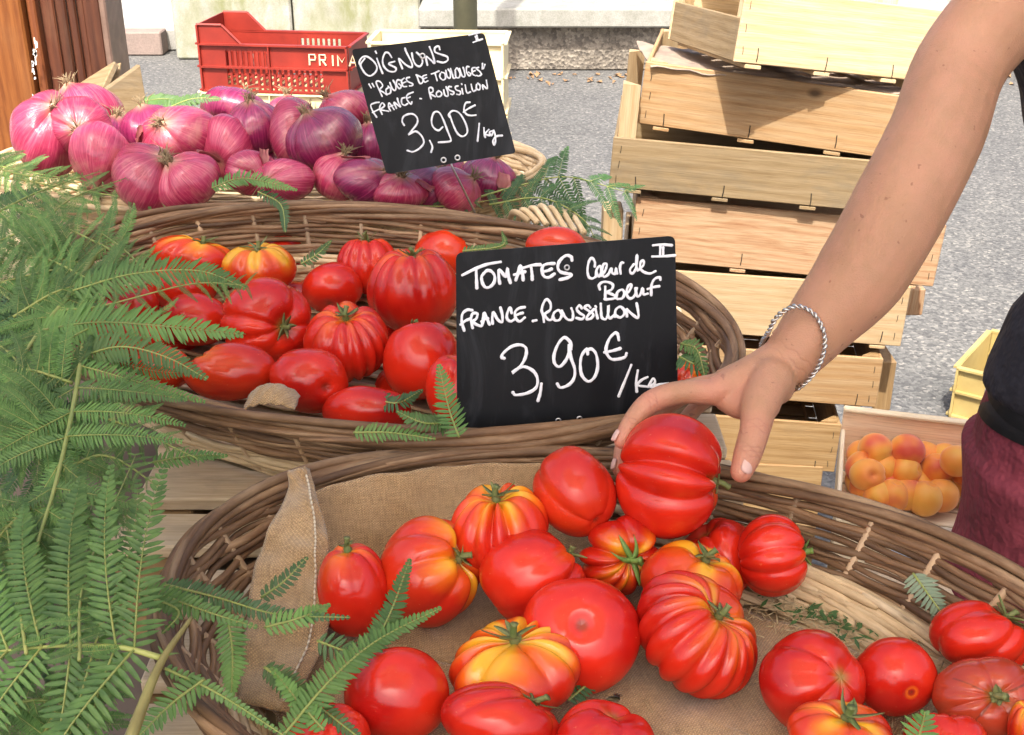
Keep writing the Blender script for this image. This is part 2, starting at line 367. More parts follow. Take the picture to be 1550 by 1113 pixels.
# asphalt
M_ASPH, nt, bs, N = newmat('asphalt')
co = objco(nt, rnd=False)
v = N('ShaderNodeTexVoronoi'); v.inputs['Scale'].default_value = 95; nt.links.new(co, v.inputs['Vector'])
sc_ = N('ShaderNodeSeparateColor'); nt.links.new(v.outputs['Color'], sc_.inputs[0])
c = ramp(nt, sc_.outputs[0], [(0, (.066, .066, .066)), (.6, (.118, .117, .113)), (.9, (.152, .150, .143)), (1, (.23, .22, .20))])
c = mix(nt, .6, c, ramp(nt, noise(nt, co, 60, 6, .7), [(.35, (.6, .6, .62)), (.62, (1.12, 1.12, 1.1))]), 'MULTIPLY')
c = mix(nt, .5, c, ramp(nt, noise(nt, co, 1.6, 5, .6), [(.35, (.8, .8, .82)), (.62, (1.08, 1.08, 1.05))]), 'MULTIPLY')
c = mix(nt, 1, c, ramp(nt, noise(nt, co, .9, 6, .65, .8), [(.3, (.80, .80, .80)), (.5, (1, 1, 1)), (.7, (1.12, 1.11, 1.09))]), 'MULTIPLY')
c = mix(nt, ramp(nt, noise(nt, co, 3.1, 4, .7, 1.2), [(.63, (0, 0, 0)), (.70, (.5, .5, .5))]), c, (.06, .058, .055))
nt.links.new(c, bs.inputs['Base Color']); bs.inputs['Roughness'].default_value = .85; bump(nt, bs, v.outputs['Distance'], .6, .004)

def concrete(name, a, b, moss=None, sc=6, dots=None):
    m, nt, bs, N = newmat(name); co = objco(nt, rnd=False)
    n = noise(nt, co, sc, 7, .7); c = mix(nt, ramp(nt, n, [(.35, (0, 0, 0)), (.65, (1, 1, 1))]), a, b)
    f = noise(nt, co, 120, 4, .7); c = mix(nt, .6, c, ramp(nt, f, [(.35, (.7, .7, .7)), (.6, (1.05, 1.05, 1.05))]), 'MULTIPLY')
    if moss:
        mp = N('ShaderNodeMapping'); mp.inputs['Scale'].default_value = (1, 1, .45); nt.links.new(co, mp.inputs[0])
        c = mix(nt, ramp(nt, noise(nt, mp.outputs[0], 2.4, 6, .65, .4), [(.46, (0, 0, 0)), (.62, (.85, .85, .85))]), c, moss)
    if dots:
        v = N('ShaderNodeTexVoronoi'); v.inputs['Scale'].default_value = dots; nt.links.new(co, v.inputs['Vector'])
        s2 = N('ShaderNodeSeparateColor'); nt.links.new(v.outputs['Color'], s2.inputs[0])
        c = mix(nt, .8, c, ramp(nt, s2.outputs[0], [(0, (.45, .42, .4)), (.5, (.9, .86, .8)), (1, (1.4, 1.35, 1.25))]), 'MULTIPLY')
        bump(nt, bs, v.outputs['Distance'], .8, .01)
    else: bump(nt, bs, f, .5, .003)
    nt.links.new(c, bs.inputs['Base Color']); bs.inputs['Roughness'].default_value = .9; return m
M_STONE = concrete('white weathered concrete', (.44, .43, .38), (.30, .295, .25), moss=(.17, .18, .07))
M_COPE = concrete('pale coping concrete', (.34, .335, .30), (.24, .24, .205), sc=12)
M_PEB = concrete('pebble dash', (.27, .245, .21), (.18, .16, .135), dots=55)
M_KERB = concrete('pinkish kerb', (.28, .21, .18), (.22, .17, .145), sc=9)
M_PAVE = concrete('pale paving', (.38, .37, .34), (.3, .29, .265), sc=4)

# ------------------------------------------------------------------ ground and far setting
def sheet(name, x0, x1, y0, y1, z, mat, nx=1, ny=1):
    xs = np.linspace(x0, x1, nx+1); ys = np.linspace(y0, y1, ny+1)
    V = [(x, y, z) for y in ys for x in xs]; F = [(j*(nx+1)+i, j*(nx+1)+i+1, (j+1)*(nx+1)+i+1, (j+1)*(nx+1)+i) for j in range(ny) for i in range(nx)]
    return tag(wobj(name, V, F, mat, None, False, origin=(0, 0, 0)), kind='structure')
sheet('ground', -150, 150, -100, 250, 0, M_ASPH)
def boxw(name, x0, x1, y0, y1, z0, z1, mat, parent=None, bev=.008):
    return board(name, x1-x0, z1-z0, y1-y0, TL((x0+x1)/2, (y0+y1)/2, (z0+z1)/2), mat, parent, bev)
def boxv(name, x0, x1, y0, y1, z0, z1, mat, parent=None, bev=.008):
    G = Matrix(((0, 0, 1, 0), (0, 1, 0, 0), (-1, 0, 0, 0), (0, 0, 0, 1)))
    V, F = box_vf(z1-z0, y1-y0, x1-x0, bev); return link(name, mesh(name, V, F, mat, False), parent, TL((x0+x1)/2, (y0+y1)/2, (z0+z1)/2) @ G)
# raised pavement with its low kerb on the left
tag(boxw('pavement', -60, 60, 8.25, 40, .004, .14, M_PAVE), kind='structure')
tag(boxw('kerb', -8, PY(266, 60, 8.4).x-.01, 8.08, 8.24, .003, .15, M_KERB), kind='structure')
# white concrete block wall: two blocks with a joint
b0, b1, bj = PY(268, 62, 8.0).x, PY(638, 62, 8.0).x, PY(447, 62, 8.0).x
t = empty('concrete_wall', ((b0+b1)/2, 8.1, 0), 'low white concrete block wall with mossy green stains behind the red crate', 'wall')
boxw('wall_block', b0, bj-.006, 7.95, 8.24, .004, 1.0, M_STONE, t, .012)
boxw('wall_block', bj+.006, b1, 7.955, 8.24, .004, .995, M_STONE, t, .012)
# low pebble dash wall with coping, between the block wall and the crates
t = empty('low_wall', (2, 7.7, 0), 'low pebble-dash wall with pale concrete coping behind the crate stack', 'wall')
boxw('pebble_panel', b1+.02, 9, 7.62, 8.2, .003, .27, M_PEB, t)
for i in range(5):
    x0 = b1+.02+i*1.62; boxw('coping_slab', x0, x0+1.612, 7.52, 8.2, .273, .385+.001*i, M_COPE, t, .01)
# leaf litter along the foot of the wall
Vs = []
for i in range(260):
    x = RNG.uniform(b1-.1, 3.8); y = 7.52 - abs(RNG.normal(0, .16)); s = RNG.uniform(.008, .026); a = RNG.uniform(0, 6.3)
    h = RNG.uniform(.004, .02); v = [(x+s*math.cos(a+k)*(1 if k % 2 else .6), y+s*math.sin(a+k), .004+(h if j % 2 else 0)) for j, k in enumerate((0, 1.4, 3.1, 4.6))]
    Vs.append((v, [(0, 1, 2, 3)]))
V, F = join(Vs); M_LEAF = simple('dry leaves', (.30, .17, .08), .8, 0, 30, (.20, .12, .06))
tag(wobj('leaf_litter', V, F, M_LEAF, None, False), 'dry brown leaves gathered along the foot of the pebble-dash wall', 'leaves', kind='stuff')
# hose lying on the wall
pts = [PY(x, y, 8.05) for x, y in ((880, -25), (905, -6), (930, 8), (960, 10), (990, 4))]
V, F = tube(catmull([(p.x, p.y, p.z) for p in pts], 6), .022, 8); tag(wobj('hose', V, F, M_HOSE), 'dark blue-black hose curving above the pale coping', 'hose')
V, F = tube([tuple(PY(660, 12, 8.0)), tuple(PY(661, -25, 8.0))], .03, 8); tag(wobj('plastic_tube', V, F, M_BLUE), 'light blue tube standing beside the olive post', 'tube')
# olive post with gusseted foot
pc = PY(705, 66, 6.4); s = depth(pc)/FPX
t = empty('metal_post', (pc.x, pc.y, 0), 'olive metal post with flared gusset foot behind the onion price slate', 'post')
def ringpost(z0, z1, r0, r1, k=20):
    V, F = tube([(pc.x, pc.y, z0), (pc.x, pc.y, z1)], [r0, r1], k); return V, F
V, F = ringpost(.02, 3.2, 18*s, 18*s); wobj('pole', V, F, M_POST, t)
V, F = tube([(pc.x, pc.y, .004), (pc.x, pc.y, .024)], [55*s, 55*s], 24); wobj('base_plate', V, F, M_POST, t, False)
for k in range(6):
    a = k*math.pi/3 + math.pi/2*3
    d = Vector((math.cos(a), math.sin(a), 0)); n = Vector((-d.y, d.x, 0)); q = Vector((pc.x, pc.y, 0))
    prof = [(14*s, .025), (44*s, .025), (44*s, .06), (30*s, .26), (16*s, .36)]
    V = [tuple(q+d*r+n*o+Vector((0, 0, z))) for o in (-.012, .012) for r, z in prof]
    F = [(0, 1, 2, 3, 4), (9, 8, 7, 6, 5)]+[(i, (i+1) % 5+0, (i+1) % 5+5, i+5) for i in range(5)]
    wobj('gusset', V, F, M_POSTL if k == 0 else M_POST, t, False)

# ------------------------------------------------------------------ left: shutter and weathered boards
F0 = 2.45
def xat(px, y, py=90): return PY(px, py, y).x
t = empty('wooden_shutter', (xat(60, F0), F0, 0), 'tall wooden shutter with orange varnished post and dark brown vertical slats', 'shutter')
boxv('post', xat(-95, F0), xat(59, F0), F0-.05, F0+.06, 0, 2.3, M_VARN, t, .004)
boxv('frame_stile', xat(61, F0), xat(74, F0), F0-.03, F0+.05, 0, 2.3, wood('reddish brown wood', (.22, .07, .025), (.15, .045, .016), (.27, .09, .03), rough=.4), t, .003)
for a, b in ((76, 96.5), (98, 114), (116, 128.5), (130.5, 145)): boxv('slat', xat(a, F0), xat(b, F0), F0-.012, F0+.012, .05, 2.25, M_DARKW, t, .003)
boxv('edge_stile', xat(147, F0), xat(173, F0), F0-.045, F0+.05, 0, 2.3, M_DARKW, t, .003)
boxv('cover_strip', xat(174, F0), xat(184, F0), F0-.055, F0+.05, 0, 2.3, simple('grey brown strip', (.2, .13, .1), .5, 0, 30, (.13, .08, .06)), t, .003)
# white paint flakes on the post
fl = []
for i in range(15):
    py = RNG.choice([58, 62, 66, 78, 84, 92, 100, 110, 120, 128, 140, 146]) + RNG.normal(0, 3); p = PY(52+RNG.normal(0, 1.6), py, F0-.0515); w = RNG.uniform(.001, .003); h = RNG.uniform(.002, .008)
    fl.append(([(p.x-w, p.y, p.z-h), (p.x+w*.7, p.y, p.z-h*.8), (p.x+w, p.y, p.z+h*.8), (p.x-w*.4, p.y, p.z+h)], [(0, 1, 2, 3)]))
V, F = join(fl); tag(wobj('paint_flakes', V, F, M_PAPER, t, False), kind='stuff')
def quadboard(name, corners, th, mat, parent):
    c = [Vector(p) for p in corners]; n = (c[1]-c[0]).cross(c[3]-c[0]).normalized()*th
    V = [tuple(p) for p in c]+[tuple(p+n) for p in c]
    F = [(0, 1, 2, 3), (7, 6, 5, 4), (0, 4, 5, 1), (1, 5, 6, 2), (2, 6, 7, 3), (3, 7, 4, 0)]
    bm = bmesh.new(); vs = [bm.verts.new(v) for v in V]; [bm.faces.new([vs[i] for i in f]) for f in F]
    bmesh.ops.recalc_face_normals(bm, faces=bm.faces[:]); bmesh.ops.bevel(bm, geom=bm.edges[:], offset=.002, segments=1, affect='EDGES')
    bm.verts.ensure_lookup_table(); V = [tuple(v.co) for v in bm.verts]; F = [tuple(v.index for v in f.verts) for f in bm.faces]; bm.free()
    # local frame with x along the board
    M = basis(sum(c, Vector())/4, c[1]-c[0], (c[3]-c[0])); Mi = np.array(M.inverted())
    me = mesh(name, np.asarray(V) @ Mi[:3, :3].T + Mi[:3, 3], F, mat, False); return link(name, me, parent, M)
t = empty('weathered_crate', PY(170, 190, 2.2), 'weathered grey-brown wooden crate corner leaning by the dark shutter', 'crate')
quadboard('end_board', [PY(138, 186, 2.12), PY(222, 186, 2.2), PY(207, 97, 2.24), PY(130, 152, 2.12)], .012, M_CRATEW, t)
quadboard('side_board', [PY(60, 200, 2.3), PY(140, 186, 2.14), PY(181, 99, 2.30), PY(100, 150, 2.36)], .012, M_CRATEW, t)
quadboard('corner_post', [PY(150, 186, 2.26), PY(170, 186, 2.27), PY(182, 100, 2.33), PY(160, 108, 2.32)], .02, M_CRATEW, t)

# ------------------------------------------------------------------ plastic crates
def plastic_crate(name, label, cat, M, L, Wd, H, mat, raised=True, group=None, plain=(.48, .98), pitch=.0185):
    t = link(name, None, None, M); tag(t, label, cat, group)
    def wall(nm, n_len, Mw, rai, slots=True):
        """x along the wall, z up, thickness towards -y; base at z 0"""
        parts = []
        def b(x0, x1, z0, z1, y0=-.003, y1=.003):
            V, F = box_vf(x1-x0, y1-y0, z1-z0, 0); parts.append((V+np.array(((x0+x1)/2, (y0+y1)/2, (z0+z1)/2)), F))
        h = H; top = h*.72
        for z in (.0, h*.36, h*.70): b(0, n_len, z, z+.006, -.014, .004)
        b(0, n_len*.16, .006, top, -.003, .003); b(n_len*.84, n_len, .006, top, -.003, .003)
        b(0, .006, 0, h if rai == 1 else top, -.014, .003); b(n_len-.006, n_len, 0, top, -.014, .003)
        b(n_len*.47, n_len*.47+.004, .006, top, -.013, .003)
        x = n_len*.16
        while x < n_len*.84:
            b(x, x+pitch*.46, .006, h*.36, -.0028, .0028)
            if x < n_len*plain[0] or not slots: b(x, x+pitch*.46, h*.36, h*.70, -.0028, .0028)
            x += pitch
        b(n_len*.16, n_len*.84, h*.06, h*.1, -.0025, .0025); b(n_len*.16, n_len*.84, h*.62, h*.72, -.0025, .0025)
        if slots: b(n_len*plain[0], n_len*.84, h*.365, h*.62, -.0026, .0026)
        if rai:
            for sgn, xa in (((1, 0),) if rai == 1 else ((-1, n_len),)):
                prof = [(0, top), (0, h), (.085, h), (.145, top)]
                V = [(xa+sgn*x, y, z) for y in (-.004, .004) for x, z in prof]
                parts.append((np.array(V), [(0, 1, 2, 3), (7, 6, 5, 4), (0, 4, 5, 1), (1, 5, 6, 2), (2, 6, 7, 3), (3, 7, 4, 0)]))
                for (xa1, za), (xb1, zb) in zip(prof[1:-1], prof[2:]):
                    V2, F2 = tube([(xa+sgn*xa1, -.005, za), (xa+sgn*xb1, -.005, zb)], .0045, 4); parts.append((V2, F2))
        V, F = join(parts)
        return link(nm, mesh(nm, V, F, mat, False), t, M @ Mw)
    Rz = lambda a: Matrix.Rotation(a, 4, 'Z')
    f = wall('long_side', L, TL(-L/2, -Wd/2, 0), 1 if raised else 0)
    wall('long_side', L, TL(L/2, Wd/2, 0) @ Rz(math.pi), 2 if raised else 0)
    def endw(M2, raised=raised):
        parts = []
        V, F = box_vf(Wd, .005, H*(1 if raised else .72), 0); parts.append((V+np.array((Wd/2, 0, H*(1 if raised else .72)/2)), F))
        for z in (0, H*.36, H*.7): V, F = box_vf(Wd, .012, .006, 0); parts.append((V+np.array((Wd/2, -.006, z+.003)), F))
        V, F = join(parts); return link('end_side', mesh('end_side', V, F, mat, False), t, M @ M2)
    endw(TL(-L/2+.001, Wd/2-.004, 0) @ Rz(-math.pi/2)); endw(TL(L/2-.001, -Wd/2+.004, 0) @ Rz(math.pi/2), False)
    g = []
    for i in range(int(L/.03)): V, F = box_vf(.012, Wd-.02, .004, 0); g.append((V+np.array((-L/2+.03*i+.02, 0, .012)), F))
    V, F = join(g); link('base_grid', mesh('base_grid', V, F, mat, False), t, M)
    return t, f
CRL, CRW, CRH = .50, .25, .215
fl_ = PY(308, 137, 4.12)
Mred = basis(Vector((fl_.x, fl_.y, fl_.z)), (math.cos(-.13), math.sin(-.13), 0), (0, 0, 1)) @ TL(CRL/2, CRW/2, 0)
red, front = plastic_crate('plastic_crate', 'red plastic crate with slotted sides and moulded letters PRIM', 'crate', Mred, CRL, CRW, CRH, M_REDP, group='plastic crates')
# moulded letters PRIMA on the plain panel
LET = {'P': [[(0, 0), (0, 1), (.55, 1), (.6, .75), (.55, .5), (0, .5)]], 'R': [[(0, 0), (0, 1), (.55, 1), (.6, .75), (.55, .52), (0, .52)], [(.25, .52), (.62, 0)]], 'I': [[(.3, 0), (.3, 1)]],
       'M': [[(0, 0), (0, 1), (.4, .35), (.8, 1), (.8, 0)]], 'A': [[(0, 0), (.35, 1), (.7, 0)], [(.12, .35), (.58, .35)]], 'E': [[(.6, 1), (0, 1), (0, 0), (.6, 0)], [(0, .5), (.5, .5)]],
       'B': [[(0, 0), (0, 1), (.5, .95), (.5, .6), (0, .52), (.6, .4), (.55, 0), (0, 0)]], 'L': [[(0, 1), (0, 0), (.55, 0)]], 'C': [[(.6, .8), (.3, 1), (0, .6), (0, .3), (.3, 0), (.6, .2)]],
       'O': [[(.3, 0), (0, .3), (0, .7), (.3, 1), (.6, .7), (.6, .3), (.3, 0)]], 'N': [[(0, 0), (0, 1), (.6, 0), (.6, 1)]], 'K': [[(0, 0), (0, 1)], [(.55, 1), (0, .45), (.55, 0)]],
       'S': [[(.6, .85), (.3, 1), (0, .8), (.1, .55), (.5, .45), (.6, .2), (.3, 0), (0, .15)]], '0': [[(.3, 0), (0, .3), (0, .7), (.3, 1), (.6, .7), (.6, .3), (.3, 0)]], '7': [[(0, 1), (.6, 1), (.2, 0)]]}
def letters(txt, M, h, r, mat, parent, name='lettering', step=.9):
    parts = []; x = 0
    for ch in txt:
        for st in LET.get(ch, []):
            p = [(x+a*h, 0, b*h) for a, b in st]; parts.append(tube(p, r, 4, (.4, (0, 1, 0))))
        x += h*step*(1.1 if ch == 'M' else 1 if ch != 'I' else .8)
    V, F = join(parts); return link(name, mesh(name, V, F, mat, False), parent, M)
letters('PRIMA', Mred @ TL(-CRL/2+.372, -CRW/2-.0055, CRH*.435), .034, .0028, M_PRINTC, red, 'moulded_lettering', 1.0)
gz = Mred.translation
for i in range(3):
    h = fl_.z/3
    plastic_crate('plastic_crate', 'cream plastic crate under the red crate, %s of its stack' % ('lowest', 'middle', 'topmost')[i], 'crate',
                  Matrix.Translation((gz.x-.004*i, gz.y, .004+h*i)) @ Matrix.Rotation(-.13, 4, 'Z'), .5, .25, (h-.006)/.72, M_CREAMP, False, 'plastic crates', (.16, .98))
q = PY(762, 66, 3.7)
for i in range(4):
    h = q.z/4
    plastic_crate('plastic_crate', 'cream plastic crate right of the post, %s of its stack' % ('lowest', 'second', 'third', 'topmost')[i], 'crate',
                  Matrix.Translation((q.x-.2, q.y+.02, .004+h*i)) @ Matrix.Rotation(-.06, 4, 'Z') @ TL(0, .11, 0), .4, .2, (h-.006)/.72, M_CREAMP, False, 'plastic crates', (.16, .98))
# the yellow crate on the road at the right
q = PZ(1438, 628, 0.004)
plastic_crate('plastic_crate', 'yellow-cream plastic crate standing on the asphalt beside the person in maroon', 'crate',
              basis(q, (math.cos(-.62), math.sin(-.62), 0), (0, 0, 1)) @ TL(.2, .15, 0), .4, .3, .145/.72, M_YELP, False, 'plastic crates', (.3, .7), .03)

# ------------------------------------------------------------------ wooden crates
ST_V, ST_F = join([tube([(-.0, 0, 0), (.0004, -.0005, .009), (0, 0, .020)], .0008, 4)])
STAPLE = mesh('staple', ST_V, ST_F, M_RUST, False)
def wood_crate(label, BL, BR, H, Wd, mat, ends=None, up=(0, 0, 1), back=None, post_h=None, group='wooden crates stacked on the right', H_end=None, mat_end=None, th=.006, posts=True, slats=6, postmat=None, name='wooden_crate', nst=3, post_out=0):
    BL, BR = Vector(BL), Vector(BR); L = (BR-BL).length
    M = basis(BL, BR-BL, up)
    if back is not None:
        x = (BR-BL).normalized(); y = (Vector(back)-BL); y = (y-x*y.dot(x)).normalized(); z = x.cross(y)
        M = Matrix((x, y, z)).transposed().to_4x4(); M.translation = BL
    t = link(name, None, None, M); tag(t, label, 'crate', group)
    me_ = mat_end or mat; HE = H_end or H; ph = post_h or H
    board('side_board', L, H, th, M @ TL(L/2, 0, H/2+.004), mat, t)
    board('side_board', L, H, th, M @ TL(L/2, Wd, H/2+.004), mat, t)
    R = Matrix.Rotation(math.pi/2, 4, 'Z')
    board('end_board', Wd-th-.002, HE, th, M @ TL(th/2+.001, Wd/2, HE/2+.004) @ R, me_, t)
    board('end_board', Wd-th-.002, HE, th, M @ TL(L-th/2-.001, Wd/2, HE/2+.004) @ R, me_, t)
    if posts:
        pv = [(0, 0, 0), (.028, 0, 0), (0, .028, 0)]; z1 = ph
        for (cx, cy, rz) in ((th+.001, th/2+.001, 0), (L-th-.001, th/2+.001, math.pi/2), (L-th-.001, Wd-th/2-.001, math.pi), (th+.001, Wd-th/2-.001, -math.pi/2)):
            V = pv+[(a, b, z1) for a, b, c in pv]
            V, F = np.array(V, float), [(0, 2, 1), (3, 4, 5), (0, 1, 4, 3), (1, 2, 5, 4), (2, 0, 3, 5)]
            # x is kept along the grain (upright)
            Rg = Matrix.Rotation(rz, 4, 'Z')
            G = Matrix(((0, 0, 1, 0), (0, 1, 0, 0), (-1, 0, 0, 0), (0, 0, 0, 1)))
            me = mesh('corner_post', V @ np.array(G.to_3x3()).T, F, postmat or mat, False)
            link('corner_post', me, t, M @ TL(cx, cy, .005) @ Rg @ G.inverted())
    w = Wd/ (slats*1.25)
    for i in range(slats):
        board('bottom_slat', L-.016, .004, w, M @ TL(L/2, th+ w/2 + i*(Wd-2*th-w)/(slats-1), .0065), mat, t, .0008)
    for i in range(4):   # cleats under the bottom, ends show below the side board
        board('cleat', Wd+.004, .006, .026, M @ TL(L*(.08+.28*i), Wd/2, -.0005) @ R, mat, t, .001)
    for i in range(4):
        s_ = link('staple', STAPLE, t, M @ TL(L*(.08+.28*i)+.003, -th/2-.0006, .004+.01*random.random()) @ Matrix.Rotation(random.uniform(-.1, .1), 4, 'Y'))
    for xs_ in (.012, L-.012):
        for i in range(nst):
            link('staple', STAPLE, t, M @ TL(xs_+random.uniform(-.002, .002), -th/2-.0006, H*(.15+.3*i)) @ Matrix.Rotation(random.uniform(-.12, .12), 4, 'Y') @ Matrix.Scale(.6, 4))
    return t, M, L
y0 = 1.93
wood_crate('brown wooden crate, lowest board showing above the basket rim', PY(850, 686, y0+.02), PY(1262, 717, y0-.03), .095, .3, M_CRATED, ends=None)
wood_crate('pale brown wooden crate between the darker low crate and the broad plank crate', PY(905, 588, y0+.03), PY(1325, 619, y0-.03), .092, .3, M_CRATE, postmat=M_CRATED)
wood_crate('clean pale wooden crate directly beneath the knotty pinkish crate', PY(935, 496, y0+.03), PY(1362, 527, y0-.02), .108, .3, M_CRATEP)
wood_crate('knotty pinkish wooden crate with swirling grain at mid height of the stack', PY(953, 394, y0+.03), PY(1411, 437, y0-.02), .107, .3, M_CRATEK, H_end=.08)
wood_crate('grey-stained wooden crate with tall corner post left of its neighbour', PY(921, 286, y0+.02), PY(1395, 331, y0-.04), .083, .3, M_CRATEW, post_h=.166, postmat=M_CRATEP)
wood_crate('honey coloured wooden crate just under the tilted pale crate', PY(964, 190, y0+.05), PY(1430, 256, y0-.04), .100, .3, M_CRATE, postmat=M_CRATEP)
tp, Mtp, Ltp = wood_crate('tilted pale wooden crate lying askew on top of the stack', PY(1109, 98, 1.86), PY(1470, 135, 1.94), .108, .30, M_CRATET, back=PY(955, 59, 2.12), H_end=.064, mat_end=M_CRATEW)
zb = PY(850, 686, y0).z
nlow = 4
for i in range(nlow):
    h = zb/nlow; xl = PY(850, 686, y0).x
    wood_crate('brown wooden crate low beneath the stack, %s from the ground' % ('first', 'second', 'third', 'fourth')[i], (xl+.01*(i % 2), y0+.01, h*i+.006), (xl+.46, y0-.03, h*i+.006), h-.02, .3, M_CRATED, nst=2)
# posts seen beside the boards (corner blocks of the crates behind the front boards)
def block(name, label, c, mat, yy, w, dp):
    x0, x1 = PY(c[0], c[1], yy).x, PY(c[2], c[1], yy).x; z1, z0 = PY(c[0], c[1], yy).z, PY(c[0], c[3], yy).z
    V, F = box_vf(z1-z0, dp, x1-x0, .002)
    G = Matrix(((0, 0, 1, 0), (0, 1, 0, 0), (-1, 0, 0, 0), (0, 0, 0, 1)))
    o = link(name, mesh(name, V, F, mat, False), None, TL((x0+x1)/2, yy+dp/2, (z0+z1)/2) @ G); return tag(o, label, 'wood block', 'loose wood blocks beside the stack')
block('wood_block', 'small upright wood block right of the knotty crate', (1376, 438, 1402, 478), M_CRATEK, y0+.1, .03, .03)
block('wood_block', 'brown upright wood block right of the pale brown crate', (1332, 548, 1358, 622), M_CRATED, y0+.06, .03, .12)
block('wood_block', 'pale upright wood block left of the knotty crate', (914, 318, 944, 372), M_CRATEP, y0+.06, .03, .05)
# things in the top crate
V = [tuple(Mtp @ Vector(p)) for p in ((.02, .03, .10), (.14, .02, .088), (.2, .27, .11), (.03, .28, .12))]
V2 = [(a, b, c+.0006) for a, b, c in V]
pp = tag(wobj('paper_sheet', V+V2, [(3, 2, 1, 0), (4, 5, 6, 7), (0, 1, 5, 4), (1, 2, 6, 5), (2, 3, 7, 6), (3, 0, 4, 7)], M_PAPER, None, False), 'white paper sheet with yellow print lying in the tilted top crate', 'paper')
letters('BO', Mtp @ TL(.05, .06, .1235) @ Matrix.Rotation(-1.35, 4, 'X'), .03, .003, M_YINK, pp, 'yellow_print')
# crumpled cardboard between the top two crates
rows = []
a, b = PY(985, 101, y0+.035), PY(1375, 142, y0-.01)
for j in range(8):
    for i in range(40):
        u_ = i/39; p = a.lerp(b, u_); rows.append((p.x, p.y+j*.035, p.z+.0015*math.sin(i*1.3+j)+.002*math.sin(i*.5+j*2)-.001*j))
F = [(j*40+i, j*40+i+1, (j+1)*40+i+1, (j+1)*40+i) for j in range(7) for i in range(39)]
V = np.array(rows); V2 = V-np.array((0, 0, .002)); n_ = len(V)
F = F+[tuple(k+n_ for k in f[::-1]) for f in F]+[(i+1, i, i+n_, i+1+n_) for i in range(39)]
tag(wobj('cardboard_sheet', np.vstack([V, V2]), F, simple('grey cardboard', (.35, .27, .2), .8, 0, 30, (.22, .17, .14))), 'thin wavy cardboard sheet squeezed under the tilted crate', 'cardboard')

# ------------------------------------------------------------------ apricot tray
zt = .70
tl, tr = PY(1277, 620, 1.66), PY(1520, 652, 1.60)
zt = tl.z-.105
TLn = (tr-tl).normalized(); TLn = Vector((TLn.x, TLn.y, 0)).normalized(); bk = Vector((-TLn.y, TLn.x, 0))
LT, WT = .42, .27
Mt = Matrix((TLn, bk, Vector((0, 0, 1)))).transposed().to_4x4(); Mt.translation = Vector((tl.x, tl.y, zt)) - bk*WT
t = link('apricot_tray', None, None, Mt); tag(t, 'shallow peach-toned wooden tray filled with apricots behind the basket rim', 'tray')
board('back_board', LT, .10, .006, Mt @ TL(LT/2, WT, .053), M_TRAY, t); board('top_rail', LT, .006, .014, Mt @ TL(LT/2, WT, .1065), M_POPLAR, t)
board('front_board', LT, .072, .006, Mt @ TL(LT/2, 0, .039), M_POPLAR, t); board('front_rail', LT, .006, .016, Mt @ TL(LT/2, -.001, .0785), M_POPLAR, t)
R = Matrix.Rotation(math.pi/2, 4, 'Z')
board('end_board', WT-.01, .072, .006, Mt @ TL(.003, WT/2, .039) @ R, M_POPLAR, t); board('end_board', WT-.01, .072, .006, Mt @ TL(LT-.003, WT/2, .039) @ R, M_POPLAR, t)
for i in range(6): board('bottom_slat', LT-.014, .004, .038, Mt @ TL(LT/2, .028+i*.043, .004), M_POPLAR, t, .001)
lb = board('paper_label', .12, .05, .0006, Mt @ TL(.135, -.0036, .034), M_LABEL, t, 0)
letters('CAL 70', Mt @ TL(.085, -.0044, .040), .0045, .0004, M_INK, lb, 'print'); letters('RABE', Mt @ TL(.125, -.0044, .026), .009, .0008, M_INK, lb, 'print', 1.0)
# what the tray stands on
wood_crate('pale wooden crate standing under the apricot tray', (tl.x-.01, tl.y-WT+.01, zt-.232), (tl.x+LT, tl.y-WT-.02, zt-.232), .215, .27, M_CRATE, group='crates under the apricot tray')
wood_crate('dark wooden crate on the asphalt under the apricot tray', (tl.x-.01, tl.y-WT+.01, .006), (tl.x+LT, tl.y-WT-.02, .006), zt-.25, .27, M_CRATED, group='crates under the apricot tray')

def mat_apr():
    m, nt, bs, N = newmat('apricot skin'); co = objco(nt)
    c = ramp(nt, noise(nt, co, 16, 2, .5), [(.38, (.82, .42, .06)), (.52, (.82, .27, .035)), (.66, (.66, .08, .04))])
    oi = N('ShaderNodeObjectInfo'); c = mix(nt, ramp(nt, oi.outputs['Random'], [(.3, (0, 0, 0)), (1, (.6, .6, .6))]), c, (.85, .40, .06))
    nt.links.new(c, bs.inputs['Base Color']); bs.inputs['Roughness'].default_value = .5; bs.inputs['Sheen Weight'].default_value = .3
    bs.inputs['Subsurface Weight'].default_value = .1; bs.inputs['Subsurface Scale'].default_value = .01; return m
M_APR = mat_apr()
def fruit_mesh(name, R, mat, nphi=32, nth=20):
    V = []; F = []
    for i in range(nth+1):
        th = math.pi*i/nth
        for j in range(nphi):
            ph = 2*math.pi*j/nphi
            cre = 1-.09*math.exp(-(min(ph, 2*math.pi-ph)/.16)**2)*math.sin(th)
            r = R*cre; x = r*math.sin(th)*math.cos(ph); y = r*math.sin(th)*math.sin(ph)*.93
            z = R*math.cos(th)*(1-.22*math.exp(-(math.sin(th)/.25)**2)*(th < 1.5))
            V.append((x, y, z))
    for i in range(nth):
        for j in range(nphi): F.append((i*nphi+j, (i+1)*nphi+j, (i+1)*nphi+(j+1) % nphi, i*nphi+(j+1) % nphi))
    return mesh(name, V, F, mat)
AP = [fruit_mesh('apricot', .026+.001*i, M_APR) for i in range(3)]
